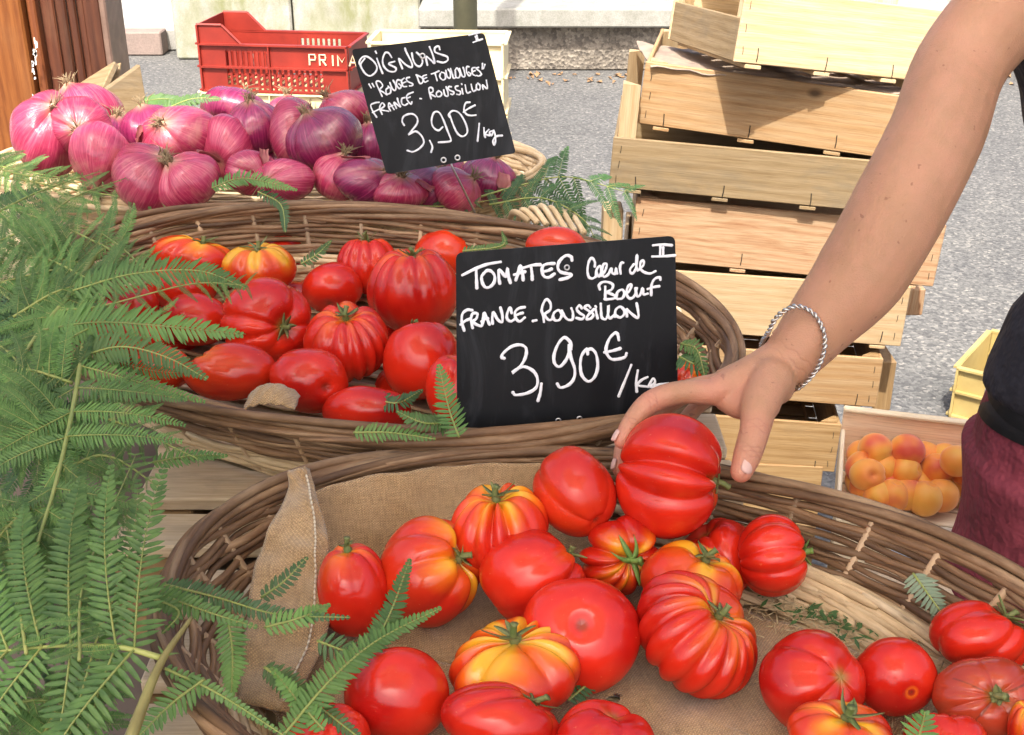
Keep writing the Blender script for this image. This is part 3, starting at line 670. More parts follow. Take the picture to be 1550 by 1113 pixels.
aps = [(1325, 680, 40, 2), (1373, 682, 38, 2), (1289, 706, 36, 1), (1313, 719, 42, 1), (1336, 708, 38, 1), (1369, 713, 48, 1), (1348, 735, 42, 0), (1391, 733, 46, 0), (1418, 711, 44, 1), (1420, 733, 30, 0),
       (1442, 728, 36, 0), (1448, 698, 30, 2), (1312, 738, 38, 0), (1372, 748, 36, 0), (1425, 750, 36, 0), (1465, 715, 40, 1), (1480, 740, 40, 0), (1295, 728, 30, 0), (1400, 690, 40, 1), (1350, 752, 36, 0), (1400, 755, 34, 0), (1332, 752, 34, 0), (1300, 690, 36, 1), (1430, 680, 36, 1)]
wh = ['red-blushed apricot at the back left of the tray', 'deep orange apricot at the back of the tray', 'yellow apricot against the left end of the tray', 'large orange apricot at the front left of the tray',
      'apricot behind the large orange front one', 'wide orange apricot in the middle of the tray', 'small apricot at the front edge below the wide one', 'round yellow apricot at the front middle',
      'yellow-orange apricot right of the wide middle one', 'little apricot right of the round yellow one', 'pink-orange apricot nearest the maroon trousers', 'orange apricot at the back right beside the trousers',
      'half-hidden apricot touching the front rail at left', 'half-hidden apricot touching the front rail at middle', 'half-hidden pinkish apricot touching the front rail at right', 'apricot hidden behind the maroon trousers, upper', 'apricot hidden behind the maroon trousers, lower', 'half-hidden orange apricot in the front left corner', 'apricot behind the yellow-orange one at the back middle', 'apricot pressed against the front rail, left of middle', 'apricot pressed against the front rail, right of middle', 'apricot pressed against the front rail, second from the left', 'apricot at the back left beneath the blushed one', 'apricot at the back right near the empty corner']
for (px, py, w, lay), lab in zip(aps, wh):
    zc = zt+.036+.024*lay; p = PZ(px, py, zc); k = w/2*depth(p)/FPX/.027; k = min(max(k*1.06, .92), 1.15)
    loc = Mt.inverted() @ p; loc.y = min(max(loc.y, .035), WT-.035); loc.x = max(loc.x, .034); p = Mt @ loc
    o = link('apricot', random.choice(AP), None, Matrix.Translation(p) @ Matrix.Rotation(random.uniform(0, 6), 4, 'Z') @ Matrix.Rotation(random.uniform(0, 2.5), 4, 'X') @ Matrix.Scale(k, 4))
    tag(o, lab, 'apricot', 'apricots in the tray')

# ------------------------------------------------------------------ table, pallets
t = empty('market_table', (-.3, 1.4, 0), 'low brown table carrying the wooden pallets under the baskets', 'table')
boxw('tabletop', -1.25, .235, .42, 1.625, .765, .79, M_CLOTH, t); boxw('rear_tabletop', -1.25, .03, 1.628, 2.25, .765, .789, M_CLOTH, t); boxw('side_leaf', .237, .41, .42, .965, .765, .789, M_CLOTH, t)
for x, y in ((-1.2, .48), (-1.2, 2.18), (.19, .48), (-.02, 2.18)):
    boxw('leg', x-.03, x+.03, y-.03, y+.03, .003, .764, M_DARKW, t)
def pallet(label, x0, x1, ys, zt_, mat, name='slatted_pallet'):
    t = empty(name, ((x0+x1)/2, (ys[0][0]+ys[-1][1])/2, .79), label, 'pallet', 'slatted pallets under the baskets')
    for a, b in ys: boxw('board', x0+random.uniform(-.004, .004), x1, a, b, zt_-.014, zt_+random.uniform(-.001, .001), mat, t, .002)
    for xc in (x0+.03, (x0+x1)/2, x1-.03):
        boxw('bearer', xc-.03, xc+.03, ys[0][0]+.004, ys[-1][1]-.004, .791, zt_-.0155, M_CRATED, t, .002)
    return t
pallet('slatted wooden pallet under the tomato basket with the black slate', -.385, .235, [(.992, 1.052), (1.078, 1.16), (1.185, 1.27), (1.295, 1.38), (1.405, 1.49), (1.515, 1.60)], .900, M_PALLET)
pallet('pale wooden pallet under the front basket lined with burlap', -.30, .40, [(.46, .55), (.575, .665), (.69, .78), (.805, .895), (.915, .965)], .892, M_PALLET)
pallet('wooden pallet under the onion basket', -.9, .03, [(1.64, 1.73), (1.75, 1.84), (1.86, 1.95), (1.97, 2.06), (2.08, 2.17)], .93, M_PALLET)

# ------------------------------------------------------------------ wicker baskets
class Basket:
    def __init__(s, xc, yc, a, b, a0, b0, z0, z1, tilt=0, rot=0):
        s.cr, s.sr = math.cos(math.radians(rot)), math.sin(math.radians(rot))
        s.xc, s.yc, s.a, s.b, s.a0, s.b0, s.z0, s.z1, s.tilt = xc, yc, a, b, a0, b0, z0, z1, tilt
    def pt(s, u, t, off=0.0):
        f = np.clip(t, 0, 2)**.75
        A = s.a0+(s.a-s.a0)*f; B = s.b0+(s.b-s.b0)*f
        cu, su = np.cos(u), np.sin(u); n = np.sqrt((cu/A)**2+(su/B)**2)
        nx, ny = cu/A/n, su/B/n
        lx, ly = A*cu+nx*off, B*su+ny*off; x = s.xc+lx*s.cr-ly*s.sr; y = s.yc+lx*s.sr+ly*s.cr
        z = s.z0+(s.z1-s.z0)*t+s.tilt*(y-s.yc)
        return np.stack([x, y, z+0*u], -1)
    def surf(s, u, w):
        """w<1 floor (radial), w in 1..2 wall"""
        if w <= 1:
            lx, ly = s.a0*math.cos(u)*w, s.b0*math.sin(u)*w; x = s.xc+lx*s.cr-ly*s.sr; y = s.yc+lx*s.sr+ly*s.cr; return np.array((x, y, s.z0+s.tilt*(y-s.yc)))
        return s.pt(np.array(u), np.array(w-1.0))
def along_attr(Pt, k, seed):
    L = np.concatenate([[0], np.cumsum(np.linalg.norm(np.diff(Pt, axis=0), axis=1))]); a = np.arange(k)/k*2*math.pi
    A = np.stack([np.repeat(L, k)+seed, np.tile(np.cos(a)*.02, len(Pt))+seed*.37, np.tile(np.sin(a)*.02, len(Pt))], -1); return A
def wicker(name, label, group, B, nst, rows_pale, rows_brown, rr, rim_rods, palette, seed, rim_r=None, drop=.0, cover=1.0):
    rg = np.random.default_rng(seed); t = empty(name, (B.xc, B.yc, B.z0), label, 'basket', group)
    brown, pale, stake = palette
    # woven floor
    nf = 64; V = [(B.xc, B.yc, B.z0)]; F = []
    for k in range(1, 5):
        for j in range(nf):
            u = 2*math.pi*j/nf; p = B.surf(u, k/4*.995); V.append(tuple(p-np.array((0, 0, .002))))
    for j in range(nf): F.append((0, 1+j, 1+(j+1) % nf))
    for k in range(3):
        for j in range(nf): F.append((1+k*nf+j, 1+(k+1)*nf+j, 1+(k+1)*nf+(j+1) % nf, 1+k*nf+(j+1) % nf))
    V = np.array(V); V[0, 2] += -.002
    V2 = V-np.array((0, 0, .006)); n_ = len(V)
    wobj('floor', np.vstack([V, V2]), F+[tuple(i+n_ for i in f[::-1]) for f in F], M_FLOOR, t)
    # floor canes
    for i in range(16):
        v_ = -.93+1.86*i/15; hx = B.a0*math.sqrt(max(.02, 1-v_**2))*.98; lx = np.linspace(-hx, hx, 30); ly = B.b0*v_+rg.normal(0, .001)
        X_ = B.xc+lx*B.cr-ly*B.sr; Y_ = B.yc+lx*B.sr+ly*B.cr
        Pt = np.stack([X_, Y_, B.z0+.002+B.tilt*(Y_-B.yc)+.0015*np.sin(np.arange(30)*1.6+i*math.pi)], -1)
        V, F = tube(Pt, .0042, 5, (.5, (0, 0, 1))); wobj('floor_cane', V, F, pale, t, attrs={'along': along_attr(Pt, 5, rg.uniform(0, 50))})
    # upright stakes
    for i in range(nst):
        u0 = 2*math.pi*(i+.5)/nst; tt = np.linspace(-.02, 1.0, 10); Pt = B.pt(np.full(10, u0)+np.linspace(0, .01, 10)*rg.normal(), tt)
        V, F = tube(Pt, .0036, 6); wobj('stake', V, F, stake, t, attrs={'along': along_attr(Pt, 6, rg.uniform(0, 50))})
    def weaver(u0, ul, t0, t1, r, mat, ph, nm, amp=1.0, k=7, flat=None):
        n = max(12, int(ul*nst/(2*math.pi)*7)); u = np.linspace(u0, u0+ul, n); tt = np.linspace(t0, t1, n) + .012*np.sin(u*rg.uniform(3, 7)+rg.uniform(0, 6))
        off = np.cos(u*nst/2+ph)*(.0036+r*.75)*amp*.55 + .0012*np.sin(u*2.3+ph+t0*40)
        Pt = B.pt(u, tt, off); R = r*np.minimum(1, .55+.45*np.minimum(np.arange(n), np.arange(n)[::-1])/(n*.2)); R = R*(1+.05*np.sin(u*23+ph))
        V, F = tube(Pt, R, k, flat); wobj(nm, V, F, mat, t, attrs={'along': along_attr(Pt, k, rg.uniform(0, 50))})
    nr = rows_pale+rows_brown; topz = .93
    for r_ in range(nr):
        isp = r_ < rows_pale; tz = (r_+.6)/nr*topz; nseg = 3
        st = rg.uniform(0, 6.28); ph = math.pi*(((r_)//2) % 2)
        cuts = np.sort(rg.uniform(-.25, .25, nseg)+np.arange(nseg)*2*math.pi/nseg)+st
        for c in range(nseg):
            ul = (cuts[(c+1) % nseg]-cuts[c]) % (2*math.pi)+.16
            dr = .35/nr*rg.uniform(-.6, 1)
            if isp: weaver(cuts[c], ul, tz-dr, tz+dr, rr*rg.uniform(.85, 1.15)*1.12, pale, ph, 'pale_cane', .8, 6)
            else: weaver(cuts[c], ul, tz-dr, tz+dr*1.6, rr*rg.uniform(.8, 1.2), brown, ph, 'willow_rod')
    # border: bundle of rods wound gently round each other
    R0 = rim_r or rr*1.15
    for i in range(rim_rods):
        for sgm in range(3):
            u0 = rg.uniform(-.2, .2)+sgm*2*math.pi/3+i*.8; ul = 2*math.pi/3+.35; n = 80; u = np.linspace(u0, u0+ul, n)
            ang = 2*math.pi*i/rim_rods+u*3.0+.3*np.sin(u*2.3+i); rad = R0*(2.0 if i > 5 else 1.25 if i > 1 else .5)
            off = rad*np.cos(ang); dz = rad*1.15*np.sin(ang)
            Pt = B.pt(u, np.ones(n)*.985, off); Pt[:, 2] += dz+.003
            k = np.minimum(np.arange(n), np.arange(n)[::-1])/(n*.18); R = R0*np.minimum(1, .4+.6*k)*rg.uniform(.85, 1.12)
            Pt[:, 2] -= (1-np.minimum(1, k))*.006
            V, F = tube(Pt, R, 8); wobj('border_rod', V, F, brown, t, attrs={'along': along_attr(Pt, 8, rg.uniform(0, 50))})
    # knobby cut ends of rods on the inside
    for i in range(int(nst*.4) if seed != 3 else 0):
        u0 = rg.uniform(0, 6.28); tz = rg.uniform(.25, .9); p = B.pt(np.array([u0, u0+.028]), np.array([tz, tz+.02]), -.009)
        V, F = tube(p, rr*.8, 6); wobj('cut_end', V, F, stake, t, attrs={'along': along_attr(p, 6, rg.uniform(0, 50))})
    return t
M_FLOOR = simple('dusty woven floor', (.32, .24, .14), .9, 0, 40, (.22, .16, .09), (3, .5, .002))
B1 = Basket(.078, .757, .362, .251, .29, .188, .903, .983, 0, -19)
B2 = Basket(-.162, 1.298, .413, .254, .335, .195, .925, 1.022, .10, -19)
B3 = Basket(-.375, 1.86, .425, .215, .37, .17, .95, 1.028, .02)
PB = (M_ROD, M_PALE, M_STAKE)
WB1 = wicker('wicker_basket', 'oval brown wicker basket lined with burlap, nearest the camera', 'wicker baskets on the stall', B1, 32, 6, 11, .0035, 8, PB, 3, .0041)
wicker('wicker_basket', 'oval wicker basket of tomatoes behind the large price slate', 'wicker baskets on the stall', B2, 32, 8, 8, .0037, 8, PB, 5, .0044)
wicker('wicker_basket', 'light straw-coloured wicker basket holding the red onions', 'wicker baskets on the stall', B3, 44, 12, 0, .0042, 5, (M_PALE, M_PALE, M_STAKE), 9, .0046)

# ------------------------------------------------------------------ burlap
def snoise(x, y, s=0): return math.sin(x*21+s)*math.cos(y*17+s*2)+.6*math.sin(x*43+y*31+s*3)+.35*math.sin(x*71-y*59+s)
def cloth_obj(name, G, label, th=.0015, parent=None, uvs=None, mat=None):
    ny, nx = G.shape[:2]; V = G.reshape(-1, 3)
    gu, gv = np.gradient(G, axis=1), np.gradient(G, axis=0); Nn = np.cross(gu, gv).reshape(-1, 3); Nn /= np.linalg.norm(Nn, axis=1)[:, None]+1e-9
    if Nn[:, 2].mean() < 0: Nn = -Nn
    V2 = V-Nn*th; n = len(V)
    F = [(j*nx+i, j*nx+i+1, (j+1)*nx+i+1, (j+1)*nx+i) for j in range(ny-1) for i in range(nx-1)]
    E = [j*nx+i for j, i in [(0, i) for i in range(nx)]+[(j, nx-1) for j in range(1, ny)]+[(ny-1, i) for i in range(nx-2, -1, -1)]+[(j, 0) for j in range(ny-2, 0, -1)]]
    F2 = [tuple(k+n for k in f[::-1]) for f in F]+[(E[k], E[k]+n, E[(k+1) % len(E)]+n, E[(k+1) % len(E)]) for k in range(len(E))]
    if uvs is None:
        du = np.concatenate([np.zeros((ny, 1)), np.cumsum(np.linalg.norm(np.diff(G, axis=1), axis=2), axis=1)], 1)
        dv = np.concatenate([np.zeros((1, nx)), np.cumsum(np.linalg.norm(np.diff(G, axis=0), axis=2), axis=0)], 0)
        uvs = np.stack([du, dv, np.zeros_like(du)], -1).reshape(-1, 3)
    o = wobj(name, np.vstack([V, V2]), F+F2, mat or M_BUR, parent, attrs={'weave': np.vstack([uvs, uvs])})
    if label: tag(o, label, 'cloth')
    return o
nU, nW = 150, 46; G = np.zeros((nW, nU, 3))
for i in range(nU):
    u = -math.pi + 2*math.pi*i/(nU-1)
    deg = math.degrees(u) % 360
    # how far the cloth reaches: up to the rim on the back left, to the floor edge on the right
    deg = (deg-17) % 360
    if 92 < deg < 137: wm = 1.95
    elif 80 <= deg <= 92: wm = 1.0+ (deg-80)/12*.95
    elif 137 <= deg < 150: wm = 1.95-(deg-137)/13*.9
    elif 150 <= deg < 200: wm = 1.05
    elif 200 <= deg < 330: wm = 1.2
    else: wm = .93 if not (20 < deg < 80) else .86
    for j in range(nW):
        w = max(.02, wm*j/(nW-1)); p = B1.surf(u, w)
        lift = .006+.0042*(1+snoise(p[0]*1.3, p[1]*1.3, 1))*(.5 if w > 1 else 1)
        lift += .016*math.exp(-(((p[0]-.05)/.05)**2+((p[1]-.66)/.05)**2))+.012*math.exp(-(((p[0]-.16)/.06)**2+((p[1]-.72)/.04)**2))
        if w > 1:
            n = np.array((p[0]-B1.xc, (p[1]-B1.yc)*2, 0)); n /= np.linalg.norm(n); p = p-n*(.014+.0025*snoise(u*.35, w*.3, 2)+.002*math.sin(u*38)); p[2] += .003
        else: p = p+np.array((0, 0, lift))
        G[j, i] = p
uv = np.stack([G[..., 0]*1.0+G[..., 1]*.22+0*G[..., 0], G[..., 1]*1.0-G[..., 0]*.22+(G[..., 2]-.9)*.9, G[..., 2]*0], -1).reshape(-1, 3)
burlap = cloth_obj('burlap_cloth', G, 'coarse tan burlap lining the floor and back left of the front basket', uvs=uv)
# folded hem strip hanging at the left
lft = [PZ(436, 712, 1.012), PZ(434, 745, .998), PZ(405, 805, .985), PZ(385, 860, .965), PZ(374, 930, .950), PZ(366, 1000, .935), PZ(358, 1065, .925)]
rgt = [PZ(468, 708, 1.010), PZ(482, 760, 1.000), PZ(496, 810, .985), PZ(500, 855, .972), PZ(501, 920, .955), PZ(486, 985, .94), PZ(440, 1078, .93)]
LFc, RGc = catmull([tuple(p) for p in lft], 8), catmull([tuple(p) for p in rgt], 8)
n1, n2 = len(LFc), 18; G = np.zeros((n1, n2, 3))
for j in range(n1):
    for i in range(n2):
        s = i/(n2-1); p = LFc[j]*(1-s)+RGc[j]*s
        bul = .005*math.sin(math.pi*s)**.7*min(1, j/8)+.002*math.sin(j*.55+s*4)+.004*math.exp(-((s-.82)/.06)**2)+.0015*math.sin(j*.9-s*7)
        p = p+np.array(CT)*bul*.8+np.array((0, 0, bul*.5)); G[j, i] = p
flap = cloth_obj('burlap_flap', G, None, .003, burlap)
tag(flap, 'folded hem strip hanging down at the left')
stt = []
for j in range(2, n1-2):
    for sfr, dx in ((.80, .0),):
        a, b = G[j, 14], G[j+1, 14]; nn = np.array(CT)*.0014
        stt.append(tube([a*.95+b*.05+nn, a*.5+b*.5+nn*1.6, a*.12+b*.88+nn], [.0007, .0011, .0007], 5))
V, F = join(stt); tag(wobj('hem_stitching', V, F, simple('pale stitching thread', (.62, .55, .42), .9), flap), kind='stuff')
# rolled top edge behind tomatoes
# small burlap showing at the front rim of the second basket
c0 = PZ(410, 606, 1.0); G = np.zeros((12, 28, 3))
for j in range(12):
    for i in range(28):
        s, q_ = i/27*2-1, j/11; G[j, i] = (c0.x+s*.026, c0.y+.020-.034*q_, c0.z-.004+.017*(1-abs(s)**2.4)*math.sin(math.pi*(.25+.62*q_))+.0012*math.sin(i*1.1+j))
cloth_obj('burlap_scrap', G, 'small piece of burlap peeking over the front rim of the middle basket')

# ------------------------------------------------------------------ tomatoes
def tomato(spec, near=True):
    px, py, w, h, z, ax, lobes, rib, ripe, sq, stem, mat, label = spec[:13]; opt = spec[13] if len(spec) > 13 else {}
    rs = np.random.default_rng(abs(hash((px, py))) % 99999) if False else np.random.default_rng(int(px*7+py*13))
    ctr = PZ(px, py, z); d = depth(ctr)+opt.get('dd', 0); ctr = P(px, py, d)
    nphi, nth = (132, 72) if near else (84, 48)
    ph = np.linspace(0, 2*math.pi, nphi, endpoint=False); th = np.linspace(0, math.pi, nth+1)
    PH, TH = np.meshgrid(ph, th)
    pw = PH + .35*np.sin(PH+rs.uniform(0, 6))*opt.get('irr', 1)+.18*np.sin(2*PH+rs.uniform(0, 6))*opt.get('irr', 1)
    g = np.abs(np.sin(lobes*pw/2+rs.uniform(0, 3)))
    sharp = opt.get('sharp', .62); g = np.sqrt(g*g+.012)/math.sqrt(1.012); g = g**sharp; rib = rib*.62
    jit = 1+.55*np.sin(pw*2+rs.uniform(0, 6))+.4*np.sin(pw*3+rs.uniform(0, 6))
    wt = np.exp(-((TH-.55)/1.15)**2)*.95+.12; wt *= np.clip(TH/.22, 0, 1)
    if opt.get('full'): wt = np.clip(TH/.25, 0, 1)*np.clip((math.pi-TH)/.5, .35, 1)
    fac = 1-rib*wt*(1-g)*np.clip(jit, .08, 1.8)
    fac *= 1+.045*np.sin(PH+rs.uniform(0, 6))*np.sin(TH)+.03*np.sin(2*PH+rs.uniform(0, 6))*np.sin(TH)**2+.02*np.sin(3*PH+2*TH+rs.uniform(0, 6))*np.sin(TH)
    st_ = np.sin(TH); ct = np.cos(TH)
    rr_ = fac*np.sign(st_)*np.abs(st_)**.88
    X = rr_*np.cos(PH); Y = rr_*np.sin(PH)
    dim = opt.get('dimple', .30); Z = sq*ct*fac
    Z = np.where(ct > 0, Z - sq*dim*np.exp(-(st_/.30)**2), Z + sq*opt.get('bd', .12)*np.exp(-(st_/.16)**2))
    V = np.stack([X, Y, Z], -1).reshape(-1, 3)
    # colour pattern: unripe shoulders, streaks along the grooves
    sh = np.exp(-(TH/(.50+.42*ripe))**2.6)
    strk = np.clip(np.sin(lobes*pw/2*1.0+1.2+rs.uniform(0, 6))*.5+.5, 0, 1)
    R_ = ripe*(sh*(.30+1.0*strk**1.5)+.30*np.exp(-((TH-1.0)/.5)**2)*strk**3*rs.uniform(.3, 1))
    if not stem: R_ *= .6
    green = np.clip(np.exp(-(TH/.13)**2)*.7, 0, 1)*(1 if stem or opt.get('core') else .6)
    scar = np.exp(-((math.pi-TH)/opt.get('ss', .07))**4)*.8
    if opt.get('ring'): scar = np.exp(-((math.pi-TH)/.05)**2)*.9; R_ = R_+.5*np.exp(-((math.pi-TH-.1)/.035)**2)
    if opt.get('cork'):
        cork = (np.abs(np.sin(1.5*pw+.4)) < .13-.10*TH/1.0)*(TH < .95)*(TH > .05); scar = np.maximum(scar, cork*.9)
    az = Vector((0, 0, 1)); a = (CR*ax[0]+CU*ax[1]+CT*ax[2]).normalized(); Q = az.rotation_difference(a) @ Matrix.Rotation(opt.get('spin', rs.uniform(0, 6)), 3, 'Z').to_quaternion()
    Rm = np.array(Q.to_matrix()); Vr = V @ Rm.T
    cam3 = np.array([CR, CU, CT]); L = Vr @ cam3.T
    lo, hi = L.min(0), L.max(0); s = d/FPX
    sx_, sy_ = w*s/(hi[0]-lo[0]), h*s/(hi[1]-lo[1]); sz_ = min(max((sx_+sy_)/2, .8*max(sx_, sy_)), 1.1*min(sx_, sy_))
    L = (L-(lo+hi)/2)*np.array((sx_, sy_, sz_)); Vw = L @ cam3
    A3 = np.diag([sx_, sy_, sz_]); lin = cam3.T @ A3 @ cam3 @ Rm; cen = cam3.T @ (A3 @ ((lo+hi)/2))
    # keep the calyx radius in real size
    F = []
    for i in range(nth):
        for j in range(nphi): F.append((i*nphi+j, (i+1)*nphi+j, (i+1)*nphi+(j+1) % nphi, i*nphi+(j+1) % nphi))
    t = link('tomato', None, None, Matrix.Translation(ctr)); t.empty_display_size = .03; tag(t, label, 'tomato', spec[14] if len(spec) > 14 else GRP)
    me = mesh('flesh', Vw, F, mat, True, {'ripe': R_.ravel(), 'scar': scar.ravel(), 'green': green.ravel()})
    link('flesh', me, t, Matrix.Translation(ctr))
    if stem:
        mc = M_CALYXB if stem > 1 else M_CALYX; zc = sq*(1-dim)*1.0; un = 1/((sx_+sy_)/2)     # unit radius -> metres
        ln = opt.get('sl', .011)*un
        pts = np.array([(0, 0, zc-.03), (.02*rs.normal(), .02*rs.normal(), zc+ln*.6), (rs.normal()*.25*ln, rs.normal()*.25*ln, zc+ln*1.2)])
        V, F = tube(catmull(pts, 4), np.array([1.5]*3+[1.0]*3+[.95, .95, 1.25])[:9]*.0026*un, 7); V = V @ lin.T - cen
        link('stem', mesh('stem', V, F, mc), t, Matrix.Translation(ctr))
        parts = []; ns = int(rs.integers(5, 8))
        for k in range(ns):
            an = 2*math.pi*k/ns+rs.uniform(-.3, .3); Lc = opt.get('cl', .017)*un*rs.uniform(.7, 1.25); cur = rs.uniform(-.15, .95); wd = .0032*un
            n = 8; rad = np.linspace(.0, 1, n)*Lc; zz = zc+.012*un*.15+.10*un*.02+ (cur*(rad/Lc)**1.7)*Lc*.9+.25*rad*(1-rad/Lc)
            sw = rs.normal()*.5*(rad/Lc)**2*Lc
            cx, cy = np.cos(an)*rad-np.sin(an)*sw, np.sin(an)*rad+np.cos(an)*sw
            wdt = wd*np.sin(np.clip(np.linspace(.25, 1, n)*math.pi, 0, math.pi))**.7*.8+1e-4
            tx, ty = -math.sin(an), math.cos(an); vv = []
            for i in range(n):
                vv += [(cx[i]-tx*wdt[i], cy[i]-ty*wdt[i], zz[i]+.0006*un), (cx[i], cy[i], zz[i]-.0008*un), (cx[i]+tx*wdt[i], cy[i]+ty*wdt[i], zz[i]+.0006*un), (cx[i], cy[i], zz[i]+.0004*un)]
            ff = []
            for i in range(n-1):
                for q in range(4): ff.append((i*4+q, i*4+(q+1) % 4, (i+1)*4+(q+1) % 4, (i+1)*4+q))
            parts.append((np.array(vv), ff))
        V, F = join(parts); V = V @ lin.T - cen
        link('calyx', mesh('calyx', V, F, mc), t, Matrix.Translation(ctr))
    return t
GRP = 'tomatoes in the front basket'
T1, T2, T3 = M_TOM, M_TOM2, M_TOM3
# px, py, w, h, z, axis(right, up, towards), lobes, rib, ripe, squash, stem, material, label
FRONT = [
 (1013, 720, 164, 190, 1.018, (.93, -.16, .22), 6, .27, .22, .88, 1, T1, 'large ribbed red tomato held by the hand, stem pointing right', {'full': 1, 'sharp': .8, 'cl': .008, 'sl': .012, 'dimple': .22, 'spin': 1.0}),
 (870, 744, 128, 138, 1.005, (-.45, .55, -.6), 5, .08, .55, 1.05, 0, T2, 'orange-red tomato directly left of the held one, small scar at lower right', {'full': 1, 'ss': .05}),
 (756, 800, 150, 135, .985, (-.05, .93, .30), 11, .34, .75, .80, 1, T2, 'orange-ribbed tomato with bright green stem in front of the burlap back', {'cl': .016}),
 (650, 865, 156, 170, .962, (.78, .38, .45), 9, .30, .85, .95, 1, T2, 'big red tomato with yellow patches and stem at its right side', {'cl': .010, 'spin': 2.0}),
 (534, 893, 108, 140, .960, (-.15, .95, .25), 7, .09, .45, 1.05, 1, T1, 'upright pear-like tomato tucked beside the burlap flap', {'cl': .006, 'sl': .009, 'dimple': .12}),
 (807, 876, 164, 150, .962, (.72, .5, -.1), 7, .12, .40, .9, 1, T1, 'smooth red tomato between the yellow-patched one and the broad smooth one', {'cl': .014}),
 (880, 962, 182, 172, .957, (.02, -.35, -.93), 5, .05, .05, .80, 0, T1, 'broad smooth red tomato showing its dark blossom scar', {'bd': .14, 'ss': .085, 'dimple': .1}),
 (779, 1012, 200, 140, .955, (-.12, .90, .42), 12, .42, 1.25, .66, 1, T2, 'yellow-shouldered deeply ribbed tomato with dried curly calyx', {'cl': .019, 'sl': .014, 'dimple': .2}),
 (601, 1052, 160, 150, .955, (.1, .85, -.5), 5, .08, .0, .9, 0, T1, 'plain glossy red tomato behind the fern sprig', {}),
 (757, 1092, 182, 118, .962, (.75, .6, -.05), 7, .13, .25, .78, 1, T1, 'orange-red tomato at the bottom edge right of the fern', {'cl': .012}),
 (916, 1122, 152, 116, .955, (.3, .9, .1), 5, .16, .1, .85, 0, T1, 'lumpy red tomato cut off by the bottom edge near the middle', {}),
 (497, 1120, 128, 110, .955, (.2, .8, .2), 6, .08, .2, .9, 0, T1, 'red tomato in the bottom left corner of the basket under fern leaves', {}),
 (1056, 960, 186, 186, .957, (.50, .62, .42), 14, .30, .60, .72, 1, T1, 'very large many-ribbed tomato lying alone on the burlap below the hand', {'full': 1, 'cl': .013, 'dimple': .38, 'spin': .4}),
 (938, 841, 126, 122, .965, (.35, -.05, .85), 10, .34, .75, .75, 2, T1, 'dark red ribbed tomato with spidery green calyx under the held one', {'cl': .020, 'full': 1}),
 (1046, 880, 156, 120, .958, (.35, .85, .30), 8, .15, .95, .75, 1, T2, 'orange-topped tomato tucked behind the very large ribbed one', {'cl': .013}),
 (1088, 848, 118, 125, .962, (-.4, .8, .1), 6, .10, .15, .9, 0, T1, 'plain red tomato behind the orange-topped one', {'dd': .045}),
 (1168, 842, 104, 126, .960, (.95, .15, .12), 6, .18, .30, .95, 2, T1, 'dark red lobed tomato with green calyx at right, beside the straw wall', {'full': 1, 'cl': .012, 'spin': .8}),
 (1229, 1032, 162, 156, .953, (.45, .35, .80), 7, .12, .08, .85, 0, T1, 'pinkish-red tomato with tan stem scar, left of its trio at right', {'dimple': .14, 'core': 1}),
 (1355, 1024, 126, 118, .950, (-.15, .25, -.95), 6, .07, .05, .9, 0, T1, 'red tomato with small round blossom ring between two larger ones', {'ring': 1, 'bd': .05}),
 (1485, 966, 152, 112, .955, (.70, .70, .1), 8, .16, .10, .85, 1, T1, 'plump ribbed red tomato at the right edge against the rim', {'full': 1}),
 (1492, 1058, 160, 126, .952, (-.10, .30, .90), 8, .10, .15, .80, 1, T3, 'dull brownish-red tomato with corky cracks round its stem', {'cork': 1, 'cl': .007, 'dimple': .2}),
 (1273, 1112, 160, 96, .965, (.2, .85, .45), 8, .13, .75, .75, 1, T2, 'orange-streaked tomato with green calyx at the bottom edge right', {'cl': .016}),
 (1432, 1126, 124, 96, .957, (.1, .9, -.2), 6, .08, .1, .85, 0, T1, 'red tomato cut off by the bottom edge below the round-scarred one', {}),
 (1556, 1108, 60, 90, .955, (0, .9, .2), 7, .1, 1.2, .85, 0, T2, 'yellow-orange tomato in the bottom right corner', {}),
]
for s in FRONT: tomato(s)
GRP = 'tomatoes in the middle basket'
def zb2(py, k=0): return .972+k
def BZ(px, py, r=.045, k=0):
    # rest height above the sloping floor of the middle basket
    y = 1.3
    for _ in range(6):
        z = B2.z0+B2.tilt*(y-B2.yc)+r+k; y = PZ(px, py, z).y
    return z
